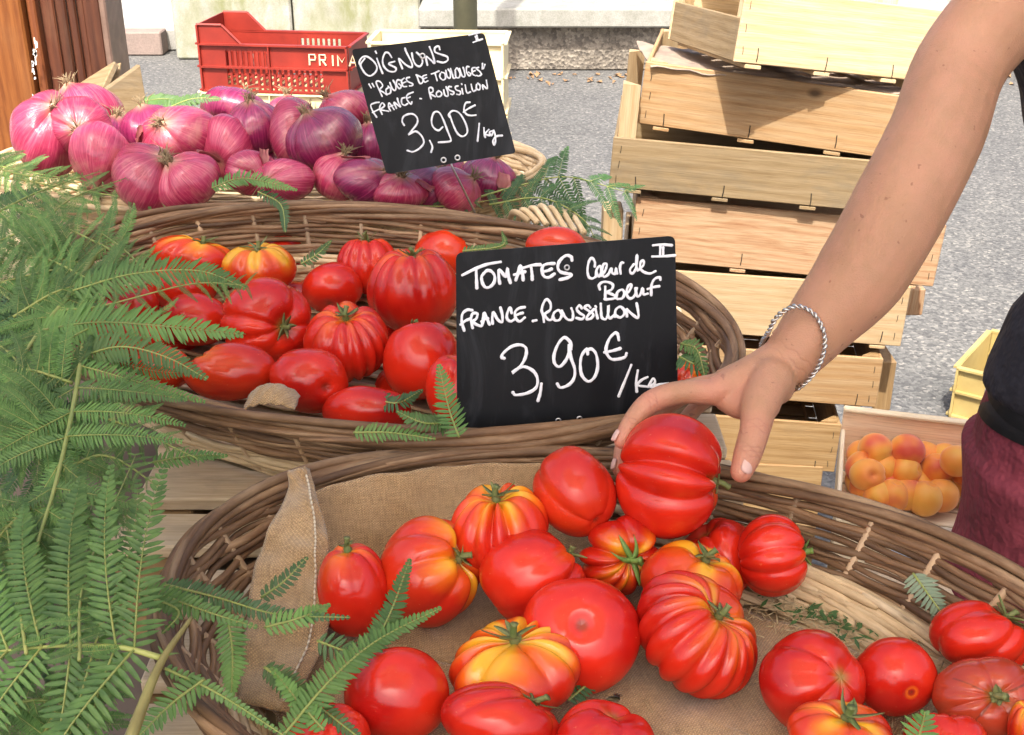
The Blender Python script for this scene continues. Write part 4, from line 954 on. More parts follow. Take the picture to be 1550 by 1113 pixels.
BACK = [
 (292, 390, 122, 66, .04, (.35, .85, .15), 10, .18, .9, .7, 1, T2, 'orange-streaked tomato at the back left of the middle basket', {}),
 (392, 406, 106, 76, .045, (0, .92, .35), 9, .18, 1.5, .75, 1, T2, 'yellow tomato with red streaks in the middle basket', {}),
 (430, 396, 66, 76, .02, (0, .8, -.4), 5, .05, .1, .95, 0, T1, 'red tomato half hidden behind the yellow one', {'dd': .03}),
 (277, 432, 98, 74, .015, (.2, .5, .6), 7, .12, .3, .85, 0, T1, 'speckled pinkish tomato behind the fern tips', {}),
 (405, 490, 130, 132, .045, (.62, -.1, .65), 7, .13, .05, .92, 1, T1, 'pink-red tomato with its stem at the lower right, left of centre', {'full': 1, 'cl': .014}),
 (503, 436, 88, 74, .02, (0, .6, -.6), 5, .05, .15, .95, 0, T1, 'smooth small red tomato between the pink-red and ribbed ones', {}),
 (556, 403, 88, 82, .03, (0, .95, .15), 12, .2, .3, .8, 1, T1, 'finely ribbed red tomato with green stem at the back', {}),
 (626, 440, 132, 124, .05, (-.05, .93, .25), 11, .18, .4, .88, 1, T1, 'largest red tomato beside the black slate, stem on top', {'cl': .015}),
 (674, 389, 92, 82, .03, (.3, .6, -.4), 6, .08, .7, .9, 0, T2, 'tomato with an orange patch at the back beside the black slate', {}),
 (525, 517, 122, 118, .045, (-.05, .80, .50), 12, .22, .4, .8, 1, T1, 'finely pleated red tomato in the centre of the middle basket', {'full': 1, 'cl': .014}),
 (638, 547, 110, 112, .04, (-.1, .9, -.1), 6, .06, .05, .95, 1, T1, 'smooth round tomato touching the left edge of the slate', {'cl': .02}),
 (468, 577, 112, 94, .045, (-.5, .2, -.75), 5, .06, .1, .95, 0, T1, 'round red tomato with a tiny pale scar facing the front', {'ss': .08}),
 (348, 563, 136, 84, .045, (-.6, .6, .1), 7, .1, .7, .95, 0, T2, 'wide orange-red tomato leaning on the front rim', {}),
 (555, 624, 128, 76, .03, (.1, .8, -.3), 5, .06, .05, .8, 0, T1, 'flat red tomato half behind the front rim', {}),
 (692, 592, 92, 104, .045, (.1, .8, .1), 6, .1, .3, .9, 0, T1, 'tomato mostly hidden behind the left edge of the slate', {'dd': .0}),
 (296, 484, 98, 76, .03, (.1, .6, -.5), 5, .06, .1, .9, 0, T1, 'rosy tomato behind the long fern leaf', {}),
 (198, 466, 76, 66, .03, (.1, .7, .3), 8, .14, .4, .85, 0, T1, 'red tomato glimpsed under the fern at far left, upper', {}),
 (150, 500, 88, 88, .04, (-.3, .6, .3), 7, .1, .3, .9, 0, T1, 'red tomato glimpsed under the fern at far left, lower', {}),
 (205, 522, 84, 70, .03, (.2, .6, .1), 7, .1, .4, .9, 0, T1, 'red tomato under the fern between the far left ones and the rim', {}),
 (245, 557, 84, 66, .035, (.2, .6, .3), 8, .12, .8, .85, 0, T2, 'orange tomato behind the fern tips at the front left rim', {}),
 (842, 372, 88, 54, .05, (.2, .5, -.5), 6, .08, .9, .9, 0, T2, 'orange and red tomato peeping over the top of the large slate', {'dd': -.17}),
 (1040, 577, 62, 66, .04, (.3, .7, .4), 10, .15, .8, .8, 0, T2, 'striped orange tomato right of the large slate', {}),
 (885, 640, 100, 40, .02, (.3, .7, .1), 6, .08, .2, .8, 0, T1, 'red tomato showing under the bottom edge of the large slate', {'dd': -.02}),
 (450, 455, 84, 74, -.005, (0, .7, .3), 7, .1, .3, .9, 0, T1, 'low red tomato behind the pink-red one, under the yellow', {'dd': .04}),
 (590, 505, 84, 80, -.005, (.4, .7, .3), 7, .1, .2, .9, 0, T1, 'low red tomato in the gap left of the smooth round one', {'dd': .04}),
 (445, 545, 84, 80, -.008, (-.2, .7, .3), 7, .1, .2, .9, 0, T1, 'low red tomato between the round and wide orange-red ones', {'dd': .03}),
 (255, 515, 90, 80, .0, (-.2, .7, .3), 7, .1, .3, .9, 0, T1, 'low red tomato under the long fern leaf', {'dd': .03}),
 (240, 440, 84, 70, .0, (-.2, .7, .3), 7, .1, .5, .9, 0, T2, 'low orange-red tomato at the left under the fern tips', {'dd': .03}),
 (610, 590, 84, 76, -.005, (-.2, .7, .3), 7, .1, .3, .9, 0, T1, 'low red tomato left of the slate near the front rim', {'dd': .03}),
 (400, 430, 70, 60, .0, (-.2, .7, .3), 7, .1, .3, .9, 0, T1, 'low red tomato directly under the yellow one', {'dd': .05}),
 (330, 440, 80, 60, -.005, (0, .7, .3), 7, .1, .3, .9, 0, T1, 'low red tomato between the yellow and pink-red ones', {'dd': .04}),
]
for s in BACK:
    s = list(s); s[2] *= 1.06; s[3] *= 1.06; s[4] = BZ(s[0], s[1], .035, s[4]-.02); tomato(tuple(s), False)

# ------------------------------------------------------------------ onions
def onion(px, py, w, h, d, ax, lobes, lob, mat, label, root=True, sq=.78, neck=.09, flakes=1, seed=0):
    rs = np.random.default_rng(int(px*3+py*11+seed)); w *= 1.10; h *= 1.10; ctr = P(px, py, d); s = d/FPX
    nphi, nth = 96, 56; ph = np.linspace(0, 2*math.pi, nphi, endpoint=False); th = np.linspace(0, math.pi, nth+1); PH, TH = np.meshgrid(ph, th)
    pw = PH+.4*np.sin(PH+rs.uniform(0, 6)); g = np.abs(np.sin(lobes*pw/2+rs.uniform(0, 3)))**.6
    wt = np.exp(-((TH-.5)/.9)**2)
    fac = 1-lob*wt*(1-g)+.07*np.sin(PH+rs.uniform(0, 6))*np.sin(TH)+.04*np.sin(2*PH+TH*2+rs.uniform(0, 6))*np.sin(TH)+.012*np.sin(9*PH+rs.uniform(0, 6))*np.sin(TH)
    # papery ridges: layers ending in ragged edges
    e1 = 1.1+.25*np.sin(2*PH+rs.uniform(0, 6))+.12*np.sin(7*PH+rs.uniform(0, 6)); fac = fac+.018/(1+np.exp(-(TH-e1)*40))*(np.sin(PH+rs.uniform(0, 6)) > -.2)
    st_, ct = np.sin(TH), np.cos(TH); R = fac*np.abs(st_)**.9
    Z = sq*ct*fac + neck*np.exp(-(TH/.22)**2) - .14*np.exp(-((math.pi-TH)/.25)**2)*(-1)
    R = R*(1-.25*np.exp(-((TH-.12)/.2)**2))
    V = np.stack([R*np.cos(PH), R*np.sin(PH), Z], -1).reshape(-1, 3); ST = np.stack([np.cos(PH), np.sin(PH), TH], -1).reshape(-1, 3)
    nk = np.clip(np.exp(-(TH/.26)**2)+.5*np.exp(-((math.pi-TH)/.22)**2), 0, 1).ravel()
    a = (CR*ax[0]+CU*ax[1]+CT*ax[2]).normalized(); Q = Vector((0, 0, 1)).rotation_difference(a) @ Matrix.Rotation(rs.uniform(0, 6), 3, 'Z').to_quaternion()
    Rm = np.array(Q.to_matrix()); cam3 = np.array([CR, CU, CT]); L = (V @ Rm.T) @ cam3.T; lo, hi = L.min(0), L.max(0)
    sx_, sy_ = w*s/(hi[0]-lo[0]), h*s/(hi[1]-lo[1]); sz_ = (sx_+sy_)/2
    A3 = np.diag([sx_, sy_, sz_]); lin = cam3.T @ A3 @ cam3 @ Rm; cen = cam3.T @ (A3 @ ((lo+hi)/2)); f_ = lambda X: np.asarray(X) @ lin.T - cen
    F = [(i*nphi+j, (i+1)*nphi+j, (i+1)*nphi+(j+1) % nphi, i*nphi+(j+1) % nphi) for i in range(nth) for j in range(nphi)]
    t = link('onion', None, None, Matrix.Translation(ctr)); t.empty_display_size = .03; tag(t, label, 'onion', 'red onions heaped in the pale basket')
    link('bulb', mesh('bulb', f_(V), F, mat, True, {'st': ST, 'neck': nk}), t, Matrix.Translation(ctr))
    un = 1/sz_
    # dry neck fibres
    parts = []
    for k in range(26 if root else 10):
        an, r0 = rs.uniform(0, 6.28), rs.uniform(0, .16); Ln = rs.uniform(.008, .020)*un; lean = rs.normal(0, .5, 2); zt_ = sq+neck*.7
        pts = [(math.cos(an)*r0, math.sin(an)*r0, zt_-.12), (math.cos(an)*r0*1.3+lean[0]*Ln*.3, math.sin(an)*r0*1.3+lean[1]*Ln*.3, zt_+Ln*.4), (math.cos(an)*r0*1.8+lean[0]*Ln, math.sin(an)*r0*1.8+lean[1]*Ln, zt_+Ln*.75)]
        parts.append(tube(pts, np.array([.0009, .0007, .0003])*un, 4))
    V2, F2 = join(parts); link('dry_tuft', mesh('dry_tuft', f_(V2), F2, M_ROOT), t, Matrix.Translation(ctr))
    for k in range(1 if flakes == 2 else 0):
        # a curling patch of loose outer skin lifted off the bulb
        p0 = rs.uniform(0, 6.28); t0 = rs.uniform(.35, 1.1); dp, dt = rs.uniform(.3, .6), rs.uniform(.6, 1.0); n = 12; vv = []
        for a_ in range(n):
            for b_ in range(n):
                u_, v_ = a_/(n-1), b_/(n-1); pp_ = p0+dp*(u_-.5)*(1-.6*abs(v_-.4))*(1+.1*math.sin(v_*14+k)); tt_ = t0+dt*v_*(1+.08*math.sin(u_*17))
                i = min(int(tt_/math.pi*nth), nth); j = int((pp_ % 6.2831)/6.2832*nphi) % nphi
                b = V[i*nphi+j]; lift = 1.008+.07*(abs(u_-.5)*2)**4+.16*v_**5*rs.uniform(.95, 1.05); r_ = math.hypot(b[0], b[1])
                vv.append((r_*math.cos(pp_)*lift, r_*math.sin(pp_)*lift, b[2]*lift))
        vv = np.array(vv); ff = [(a_*n+b_, (a_+1)*n+b_, (a_+1)*n+b_+1, a_*n+b_+1) for a_ in range(n-1) for b_ in range(n-1)]
        v2 = vv*1.006; ff = ff+[tuple(i+n*n for i in q[::-1]) for q in ff]
        link('loose_skin', mesh('loose_skin', f_(np.vstack([vv, v2])), ff, M_FLAKE), t, Matrix.Translation(ctr))
    return t
O = M_ONI; D = M_OND
onion(70, 203, 92, 122, 1.82, (.55, .5, .6), 3, .18, O, 'bright pink onion at the far left of the heap', sq=.95)
onion(128, 176, 104, 92, 1.90, (-.3, .8, .3), 3, .2, O, 'shiny pink onion on top at the far left', flakes=1)
onion(124, 192, 84, 84, 1.80, (.2, -.2, .9), 4, .12, O, 'pink onion in the middle of the left cluster', flakes=0)
onion(154, 240, 88, 98, 1.74, (-.1, -.8, .4), 3, .12, O, 'brownish-pink onion hanging lowest in the left cluster', flakes=2)
onion(226, 196, 82, 66, 1.86, (-.2, .8, .3), 3, .1, D, 'dark purple onion between the left cluster and the pale rooty one')
onion(272, 205, 112, 84, 1.80, (-.35, .35, .85), 4, .12, O, 'pale pink onion showing its root tuft', flakes=2)
onion(228, 270, 100, 100, 1.71, (.5, .6, .5), 3, .14, O, 'large rounded onion low in front left of the heap', flakes=1)
onion(284, 275, 90, 86, 1.70, (-.5, .6, .5), 3, .16, O, 'onion with peeling skin, low in front', flakes=2)
onion(355, 168, 96, 66, 1.93, (.3, .7, -.3), 3, .1, D, 'dusky onion at the top behind, in front of the red crate', flakes=0)
onion(344, 225, 76, 92, 1.80, (.3, .5, -.5), 3, .1, O, 'tall pink onion in the middle of the heap', flakes=0)
onion(385, 195, 84, 78, 1.83, (-.1, .85, .3), 4, .14, D, 'magenta onion left of the large stalked one', flakes=1)
onion(384, 262, 76, 62, 1.72, (.6, -.3, .7), 3, .15, O, 'onion low in front of the middle with crumpled skin', flakes=2)
onion(430, 274, 88, 60, 1.70, (-.5, -.2, .8), 4, .15, O, 'flattened onion with hairy root end at the front', flakes=0, root=True)
onion(452, 205, 76, 108, 1.80, (.7, .5, .4), 4, .14, O, 'tan-skinned onion joined to the dry stalk', flakes=2)
onion(490, 214, 108, 92, 1.76, (-.4, .8, .3), 4, .1, D, 'large glossy purple onion under the dry stalk', flakes=1)
onion(524, 172, 82, 66, 1.86, (-.5, .6, .2), 3, .1, O, 'pale lilac onion at the top left of the onion slate', flakes=1)
onion(438, 168, 66, 46, 1.93, (0, .8, .2), 3, .1, O, 'small pink onion at the back left of the onion slate', flakes=0)
onion(512, 268, 70, 72, 1.73, (.3, .6, .3), 3, .12, O, 'rose onion left below the onion slate', flakes=1)
onion(555, 275, 90, 68, 1.70, (.6, .4, .5), 4, .1, D, 'dark purple onion with papery edge below the slate', flakes=2)
onion(560, 222, 60, 70, 1.84, (0, .8, .2), 3, .1, D, 'onion partly behind the left edge of the onion slate', flakes=0)
onion(604, 288, 84, 56, 1.69, (.2, .6, .6), 3, .12, O, 'peeled pink onion low in front of the slate', flakes=2)
onion(640, 283, 80, 70, 1.73, (.5, .6, .2), 3, .1, D, 'maroon onion left of the skewer', flakes=0)
onion(690, 288, 70, 64, 1.71, (.6, .5, .3), 3, .1, O, 'brown-tinged onion beside the skewer', flakes=1)
onion(740, 272, 78, 66, 1.78, (.3, .85, .2), 4, .1, D, 'rightmost dark onion with brown scales', flakes=2)
for px, py in ((170, 215), (310, 240), (430, 240), (600, 250), (660, 262)):
    onion(px, py, 84, 76, 1.88, (.1, .8, .2), 3, .12, D, {170: 'dark onion buried behind the left cluster', 310: 'dark onion buried in the middle left', 430: 'dark onion buried in the middle', 600: 'dark onion hidden behind the slate, left', 660: 'dark onion hidden behind the slate, right'}[px], flakes=0)
# fill under the heap
for px, py, lab in ((120, 262, 'left'), (360, 300, 'centre'), (480, 305, 'right')):
    p = P(px, py, 1.80)

# ------------------------------------------------------------------ ferns
def pinna_mesh(n, hw, seed, mat, curve=.08, gap=.82, prof=1.0, tip=.15):
    """unit long leaf along x with opposite pinnules, in the xy plane"""
    rs = np.random.default_rng(seed); parts = []; dz = rs.uniform(.08, .30)
    ax = lambda s: np.array((s, curve*math.sin(s*2.2)*.6, -dz*s*s))
    for i in range(n):
        s = (i+.6)/n
        Lh = hw*(1-s**2.2*(1-tip))*(.75+.25*min(1, s/.12))*prof
        for sg in (-1, 1):
            b = ax(s); a = math.radians(rs.uniform(62, 76)-18*s); L = Lh*rs.uniform(.88, 1.06); w = 1/n*gap*.5
            d = np.array((math.cos(a), sg*math.sin(a), rs.uniform(-.28, .06))); pr = np.array((math.sin(a), -sg*math.cos(a), 0)); up = np.array((0, 0, 1))
            st = [(0, .55), (.3, 1), (.7, .85), (1, .12)]; vv = []
            for q, wf in st:
                c = b+d*L*q-up*.10*L*q*q; vv += [tuple(c-pr*w*wf+up*.25*w), tuple(c-up*.1*w), tuple(c+pr*w*wf+up*.25*w)]
            ff = [(k*3+m, k*3+m+1, (k+1)*3+m+1, (k+1)*3+m) for k in range(3) for m in range(2)]
            parts.append((np.array(vv), ff))
    s = np.linspace(0, 1, 9); V, F = tube([ax(x) for x in s], .0065*(1.1-s), 4); parts.append((V, F)); nf = sum(len(p[1]) for p in parts[:-1])
    V, F = join(parts); return mesh('pinna', V, F, [mat, M_STEM], True, fmat=[0]*nf+[1]*(len(F)-nf))
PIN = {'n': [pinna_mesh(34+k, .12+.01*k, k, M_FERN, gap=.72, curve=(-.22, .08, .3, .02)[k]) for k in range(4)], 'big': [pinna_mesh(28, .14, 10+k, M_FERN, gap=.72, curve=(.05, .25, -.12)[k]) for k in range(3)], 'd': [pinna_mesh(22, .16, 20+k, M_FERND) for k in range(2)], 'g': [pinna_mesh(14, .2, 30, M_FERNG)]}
def frond(pts, L, npair, label, key='n', n=None, stem_r=.0022, t0=.1, prof='tri', stemmat=None, droop=.15, ang=68, group='bracken fronds on the left of the stall', side=0, lenf=None, roll=.25):
    C = catmull([tuple(p) for p in pts], 8); T, _, _ = frames(C); n = Vector(n if n else (CT*.75+Vector((0, 0, 1))*.5)).normalized()
    t = link('fern_frond', None, None, Matrix.Translation(Vector(C[0]))); t.empty_display_size = .03; tag(t, label, 'fern', group)
    V, F = tube(C, stem_r*np.linspace(1.1, .35, len(C)), 6); wobj('stem', V, F, stemmat or M_STEM, t)
    for i in range(npair):
        s = t0+(1-t0)*(i/(npair-1)) if npair > 1 else .5
        k = s*(len(C)-1); a = int(min(k, len(C)-2)); p = Vector(C[a])*(1-(k-a))+Vector(C[a+1])*(k-a); Td = Vector(T[a])
        Sd = Td.cross(n).normalized()
        ln = L*(lenf(s) if lenf else max(.10, (1-s)**.85*(1 if s > .05 else .9)))
        for sg in ((-1, 1) if side == 0 else (side,)):
            an = math.radians(ang-22*s+random.uniform(-6, 6)); d = (Td*math.cos(an)+Sd*sg*math.sin(an)+n*random.uniform(-roll, roll)-Vector((0, 0, 1))*droop*random.uniform(.4, 1.3)).normalized()
            nn = (n+Vector((random.uniform(-.3, .3), random.uniform(-.3, .3), random.uniform(-.2, .2)))).normalized(); y = nn.cross(d).normalized(); z = d.cross(y)
            l_ = ln*random.uniform(.85, 1.1); M = Matrix((d*l_, y*l_*random.choice((-1, 1)), z*l_)).transposed().to_4x4(); M.translation = p+n*random.uniform(0, .002)
            link('pinna', random.choice(PIN[key]), t, M)
    return t
def sprig(pts, hw, label, mat=None, sp=.0047, group='small fern sprigs among the produce', n=None, cat='fern', stemmat=None):
    C = catmull([tuple(p) for p in pts], 10); Ls = np.concatenate([[0], np.cumsum(np.linalg.norm(np.diff(C, axis=0), axis=1))]); Lt = Ls[-1]; T, _, _ = frames(C)
    n = Vector(n if n else (CT*.8+Vector((0, 0, 1))*.4)).normalized(); N_ = max(6, int(Lt/sp)); parts = []
    for i in range(N_):
        s = (i+.5)/N_; x = [np.interp(s*Lt, Ls, C[:, k]) for k in range(3)]; b = Vector(x); a = min(int(s*(len(C)-1)), len(C)-2); Td = Vector(T[a]); Sd = Td.cross(n).normalized()
        Lh = hw*(1-s**2.4*.88)*(.6+.4*min(1, s/.15))
        for sg in (-1, 1):
            an = math.radians(random.uniform(64, 76)-20*s); L = Lh*random.uniform(.85, 1.08); w = sp*.40
            d = (Td*math.cos(an)+Sd*sg*math.sin(an)+n*random.uniform(-.25, .12)).normalized(); pr = d.cross(n).normalized(); vv = []
            for q, wf in ((0, .6), (.3, 1), (.72, .85), (1, .12)):
                c = b+d*L*q-n*.10*L*q*q; vv += [tuple(c-pr*w*wf+n*w*.3), tuple(c-n*w*.1), tuple(c+pr*w*wf+n*w*.3)]
            parts.append((np.array(vv), [(k*3+m, k*3+m+1, (k+1)*3+m+1, (k+1)*3+m) for k in range(3) for m in range(2)]))
    t = link('fern_sprig', None, None, Matrix.Translation(Vector(C[0]))); t.empty_display_size = .02; tag(t, label, cat, group)
    V, F = join(parts); wobj('leaflets', V, F, mat or M_FERN, t)
    V, F = tube(C, .0009*np.linspace(1.3, .5, len(C)), 5); wobj('stem', V, F, stemmat or M_STEM, t)
    return t
def LZ(px, py, z=1.0): return PZ(px, py, z)
# --- the bracken mass on the left
gl = 'bracken fronds on the left of the stall'
def Z3(pts): return [PZ(a, b, c) for a, b, c in pts]
frond(Z3([(155, 366, 1.06), (110, 440, 1.06), (62, 500, 1.05), (20, 560, 1.04)]), .13, 11, 'bracken with thick yellow-green cut stalk at upper left', stem_r=.0042, t0=.25)
frond(Z3([(128, 508, 1.07), (112, 610, 1.065), (85, 730, 1.06), (55, 830, 1.05), (46, 900, 1.04)]), .14, 13, 'long bracken with pale yellow stalk running down the left side', stem_r=.0024, t0=.04)
frond(Z3([(244, 996, 1.04), (180, 980, 1.045), (90, 978, 1.04), (-40, 990, 1.03)]), .15, 7, 'large bracken with horizontal green rib crossing the lower left corner', key='big', t0=.22, stem_r=.0021, lenf=lambda s: 1-.1*s, ang=88, roll=.12, droop=.03)
frond(Z3([(195, 1125, 1.02), (240, 1010, 1.04), (290, 935, 1.05)]), .02, 2, 'thick brown-green cut fern stalk standing against the basket', key='n', stem_r=.0042, stemmat=M_STEMB, t0=.6)
frond(Z3([(120, 1000, 1.05), (130, 870, 1.06), (205, 690, 1.06)]), .06, 16, 'upright narrow fern leaf left of the pallet end', key='big', t0=.05, lenf=lambda s: .55*(1-s*.7), ang=75, stem_r=.0012)
frond(Z3([(40, 990, 1.04), (20, 860, 1.05), (0, 740, 1.05)]), .06, 14, 'upright narrow fern leaf at the left edge', key='big', t0=.05, lenf=lambda s: .6*(1-s*.6), ang=75, stem_r=.0012)
ups = [
 ([(130, 400, 1.05), (60, 390, 1.07), (-20, 400, 1.07)], .12, 'fine bracken reaching left below the onion basket'),
 ([(190, 390, 1.06), (110, 350, 1.08), (30, 320, 1.08)], .10, 'fine bracken climbing towards the onion basket'),
 ([(60, 340, 1.07), (110, 300, 1.08), (190, 270, 1.08)], .07, 'bracken tip lying before the left onions'),
 ([(-20, 330, 1.07), (60, 290, 1.085), (150, 260, 1.09)], .075, 'bracken at the left edge under the onions'),
 ([(20, 480, 1.05), (90, 440, 1.07), (180, 420, 1.07)], .10, 'bracken laid over the left rim of the middle basket'),
 ([(110, 580, 1.06), (40, 560, 1.07), (-40, 570, 1.06)], .12, 'bracken spreading left at mid height'),
 ([(115, 640, 1.05), (50, 650, 1.06), (-40, 690, 1.05)], .12, 'bracken drooping left under the pale stalk'),
 ([(95, 620, 1.04), (180, 640, 1.04), (300, 695, 1.02)], .085, 'bracken hanging over the outside of the middle basket'),
 ([(80, 720, 1.03), (160, 690, 1.035), (245, 740, 1.01)], .08, 'bracken below the middle basket, pointing right'),
 ([(70, 800, 1.02), (150, 760, 1.03), (215, 800, 1.01)], .075, 'bracken in front of the pallet end'),
 ([(60, 760, 1.05), (10, 800, 1.05), (-40, 870, 1.04)], .10, 'bracken drooping at the left edge, low'),
 ([(60, 850, 1.01), (120, 900, 1.01), (190, 930, .99)], .08, 'bracken low between the horizontal rib and the basket'),
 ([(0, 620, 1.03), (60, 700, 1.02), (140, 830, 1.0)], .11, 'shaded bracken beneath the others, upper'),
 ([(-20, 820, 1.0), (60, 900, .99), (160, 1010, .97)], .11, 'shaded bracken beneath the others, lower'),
 ([(60, 1120, .98), (110, 1040, .99), (180, 960, 1.0)], .08, 'bracken rising from the bottom left corner'),
 ([(-30, 1080, .98), (60, 1060, .99), (170, 1080, .97)], .09, 'bracken flat along the bottom left edge'),
 ([(-10, 430, 1.02), (60, 500, 1.02), (120, 600, 1.0)], .12, 'shaded bracken behind the thick yellow stalk'),
 ([(-30, 380, 1.06), (40, 350, 1.07), (140, 345, 1.08)], .09, 'bracken filling the gap under the left onions'),
 ([(160, 440, 1.06), (90, 400, 1.07), (10, 370, 1.07)], .10, 'bracken lying back over the left rim, pointing up and left'),
 ([(-40, 440, 1.05), (30, 420, 1.06), (120, 400, 1.07)], .10, 'bracken at the left edge, level with the yellow tomato'),
 ([(-40, 300, 1.06), (20, 330, 1.05), (90, 400, 1.03)], .10, 'shaded bracken beneath the left end of the onion basket'),
 ([(-40, 240, 1.09), (20, 262, 1.09), (90, 272, 1.09)], .07, 'bracken on the far left rim of the onion basket'),
 ([(230, 420, 1.07), (190, 380, 1.08), (150, 350, 1.08)], .05, 'short bracken tip at the back left rim of the middle basket'),
 ([(-60, 500, 1.03), (20, 540, 1.02), (100, 680, 1.0)], .12, 'shaded bracken at the left edge, middle'),
]
for pts, L, lab in ups: frond(Z3(pts), L*.82, 15, lab, t0=.05, stem_r=.0016, key='d' if 'shaded' in lab else 'n')  # shaded fronds take the darker leaf: shade put into the colour
frond(Z3([(90, 470, 1.085), (160, 462, 1.09), (290, 430, 1.095), (372, 432, 1.09)]), .05, 12, 'fern leaf lying across the tomatoes, upper of three', t0=.15, stem_r=.0011, lenf=lambda s: .75*(1-s*.5), ang=80)
frond(Z3([(90, 520, 1.08), (160, 490, 1.085), (270, 492, 1.085), (372, 506, 1.075)]), .07, 1, 'bare fern rib over the tomatoes', t0=.9, stem_r=.0009)
# sprigs: path(px, py, z), half width in m
sp = [
 ([(60, 500, 1.075), (150, 488, 1.09), (270, 496, 1.088), (368, 507, 1.078)], .027, 'long fern leaf pointing right over the tomatoes, middle of three', M_FERN),
 ([(110, 440, 1.085), (200, 415, 1.095), (300, 410, 1.095), (372, 436, 1.085)], .024, 'long fern leaf arching over the orange tomatoes, upper of three', M_FERN),
 ([(110, 545, 1.06), (180, 525, 1.08), (250, 540, 1.075), (314, 574, 1.06)], .021, 'fern leaf bending down to the front rim, lowest of three', M_FERN),
 ([(430, 1112, .99), (500, 1030, 1.0), (570, 970, 1.0), (668, 920, 1.0)], .0135, 'bright fern sprig sweeping across the plain red tomato', M_FERN),
 ([(560, 985, .995), (590, 930, 1.0), (621, 846, 1.015)], .0125, 'fern sprig pointing up before the yellow-patched tomato', M_FERN),
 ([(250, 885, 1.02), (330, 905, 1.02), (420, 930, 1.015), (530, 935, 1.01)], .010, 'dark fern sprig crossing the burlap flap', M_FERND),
 ([(180, 890, 1.03), (240, 900, 1.03), (310, 925, 1.03), (390, 950, 1.02)], .011, 'fern sprig over the left basket rim', M_FERN),
 ([(345, 935, 1.01), (352, 990, 1.0), (350, 1060, .995)], .013, 'fern sprig hanging straight down inside the left rim', M_FERN),
 ([(395, 905, 1.01), (430, 880, 1.02), (466, 843, 1.03)], .0085, 'short fern tip on the burlap flap', M_FERND),
 ([(310, 1028, 1.015), (260, 1065, 1.01), (205, 1120, 1.0)], .013, 'fern sprig outside the lower left rim', M_FERN),
 ([(250, 1012, 1.02), (330, 1050, 1.01), (440, 1120, 1.0)], .006, 'thin fern rib following the lower left rim', M_FERN),
 ([(400, 950, 1.01), (455, 935, 1.015), (500, 915, 1.01)], .010, 'fern sprig beside the pear-like tomato', M_FERN),
 ([(480, 970, .99), (520, 985, .985), (560, 1000, .98)], .012, 'dark fern sprig low between burlap and plain tomato', M_FERND),
 ([(400, 1010, .99), (470, 1060, .985), (560, 1130, .975)], .011, 'fern sprig at the bottom edge beside the burlap flap', M_FERN),
 ([(490, 1105, .99), (450, 1060, .995), (410, 1010, 1.0)], .010, 'fern sprig overlapping the foot of the flap', M_FERN),
 ([(230, 700, 1.0), (290, 690, 1.0), (345, 690, .99)], .010, 'fern tip below the middle basket rim', M_FERN),
 ([(215, 900, 1.04), (270, 925, 1.04), (245, 960, 1.03)], .008, 'curled bright fern tip on the left rim', M_FERN),
 ([(535, 655, 1.02), (590, 655, 1.02), (660, 665, 1.015)], .010, 'fern sprig lying on the rim left of the slate', M_FERN),
 ([(695, 662, 1.02), (680, 620, 1.04), (664, 552, 1.07)], .015, 'fern tip standing beside the lower left of the slate', M_FERN),
 ([(680, 640, 1.02), (640, 640, 1.03), (600, 622, 1.035)], .012, 'fern sprig leaning left of the slate', M_FERN),
 ([(455, 400, 1.05), (480, 385, 1.06), (502, 364, 1.07)], .009, 'tiny fern tip beside the red tomato at the back', M_FERN),
 ([(320, 285, 1.09), (370, 270, 1.10), (450, 288, 1.09)], .014, 'fern sprig lying over the low front onions', M_FERN),
 ([(390, 290, 1.085), (425, 310, 1.07), (432, 352, 1.05)], .011, 'fern tip hanging over the back rim of the middle basket', M_FERND),
 ([(700, 380, 1.05), (760, 372, 1.06), (760, 350, 1.07)], .008, 'small fern bit above the large slate', M_FERN),
 ([(1382, 868, .97), (1405, 900, .965), (1434, 940, .955)], .015, 'greyish fern leaf on the pale wall of the front basket', M_FERNG),
 ([(1388, 1125, 1.0), (1395, 1100, 1.01), (1400, 1078, 1.02)], .013, 'bright little fern tip at the bottom edge right', M_FERN),
 ([(860, 1060, .94), (900, 1030, .94), (945, 1016, .935)], .010, 'dark fern leaf lying on the burlap under the broad tomato', M_FERND),
 ([(1028, 540, 1.06), (1048, 550, 1.06), (1072, 560, 1.05)], .014, 'fern leaf right of the large slate', M_FERND),
 ([(1030, 520, 1.07), (1055, 530, 1.07), (1068, 575, 1.05)], .010, 'second fern leaf right of the large slate, hanging', M_FERN),
 ([(560, 600, .98), (600, 610, .98), (640, 590, .98)], .012, 'fern leaf low among the middle tomatoes', M_FERND),
 ([(210, 155, 1.10), (250, 150, 1.12), (300, 158, 1.12)], .016, 'fern sprig behind the onions below the shutter', M_FERN),
 ([(240, 170, 1.11), (290, 150, 1.13), (335, 150, 1.13)], .016, 'fern sprig behind the onions near the red crate', M_FERN),
]
for pts, hw, lab, m in sp: sprig(Z3(pts), hw*1.08, lab, m, sp=.0038 if hw < .02 else .0046)
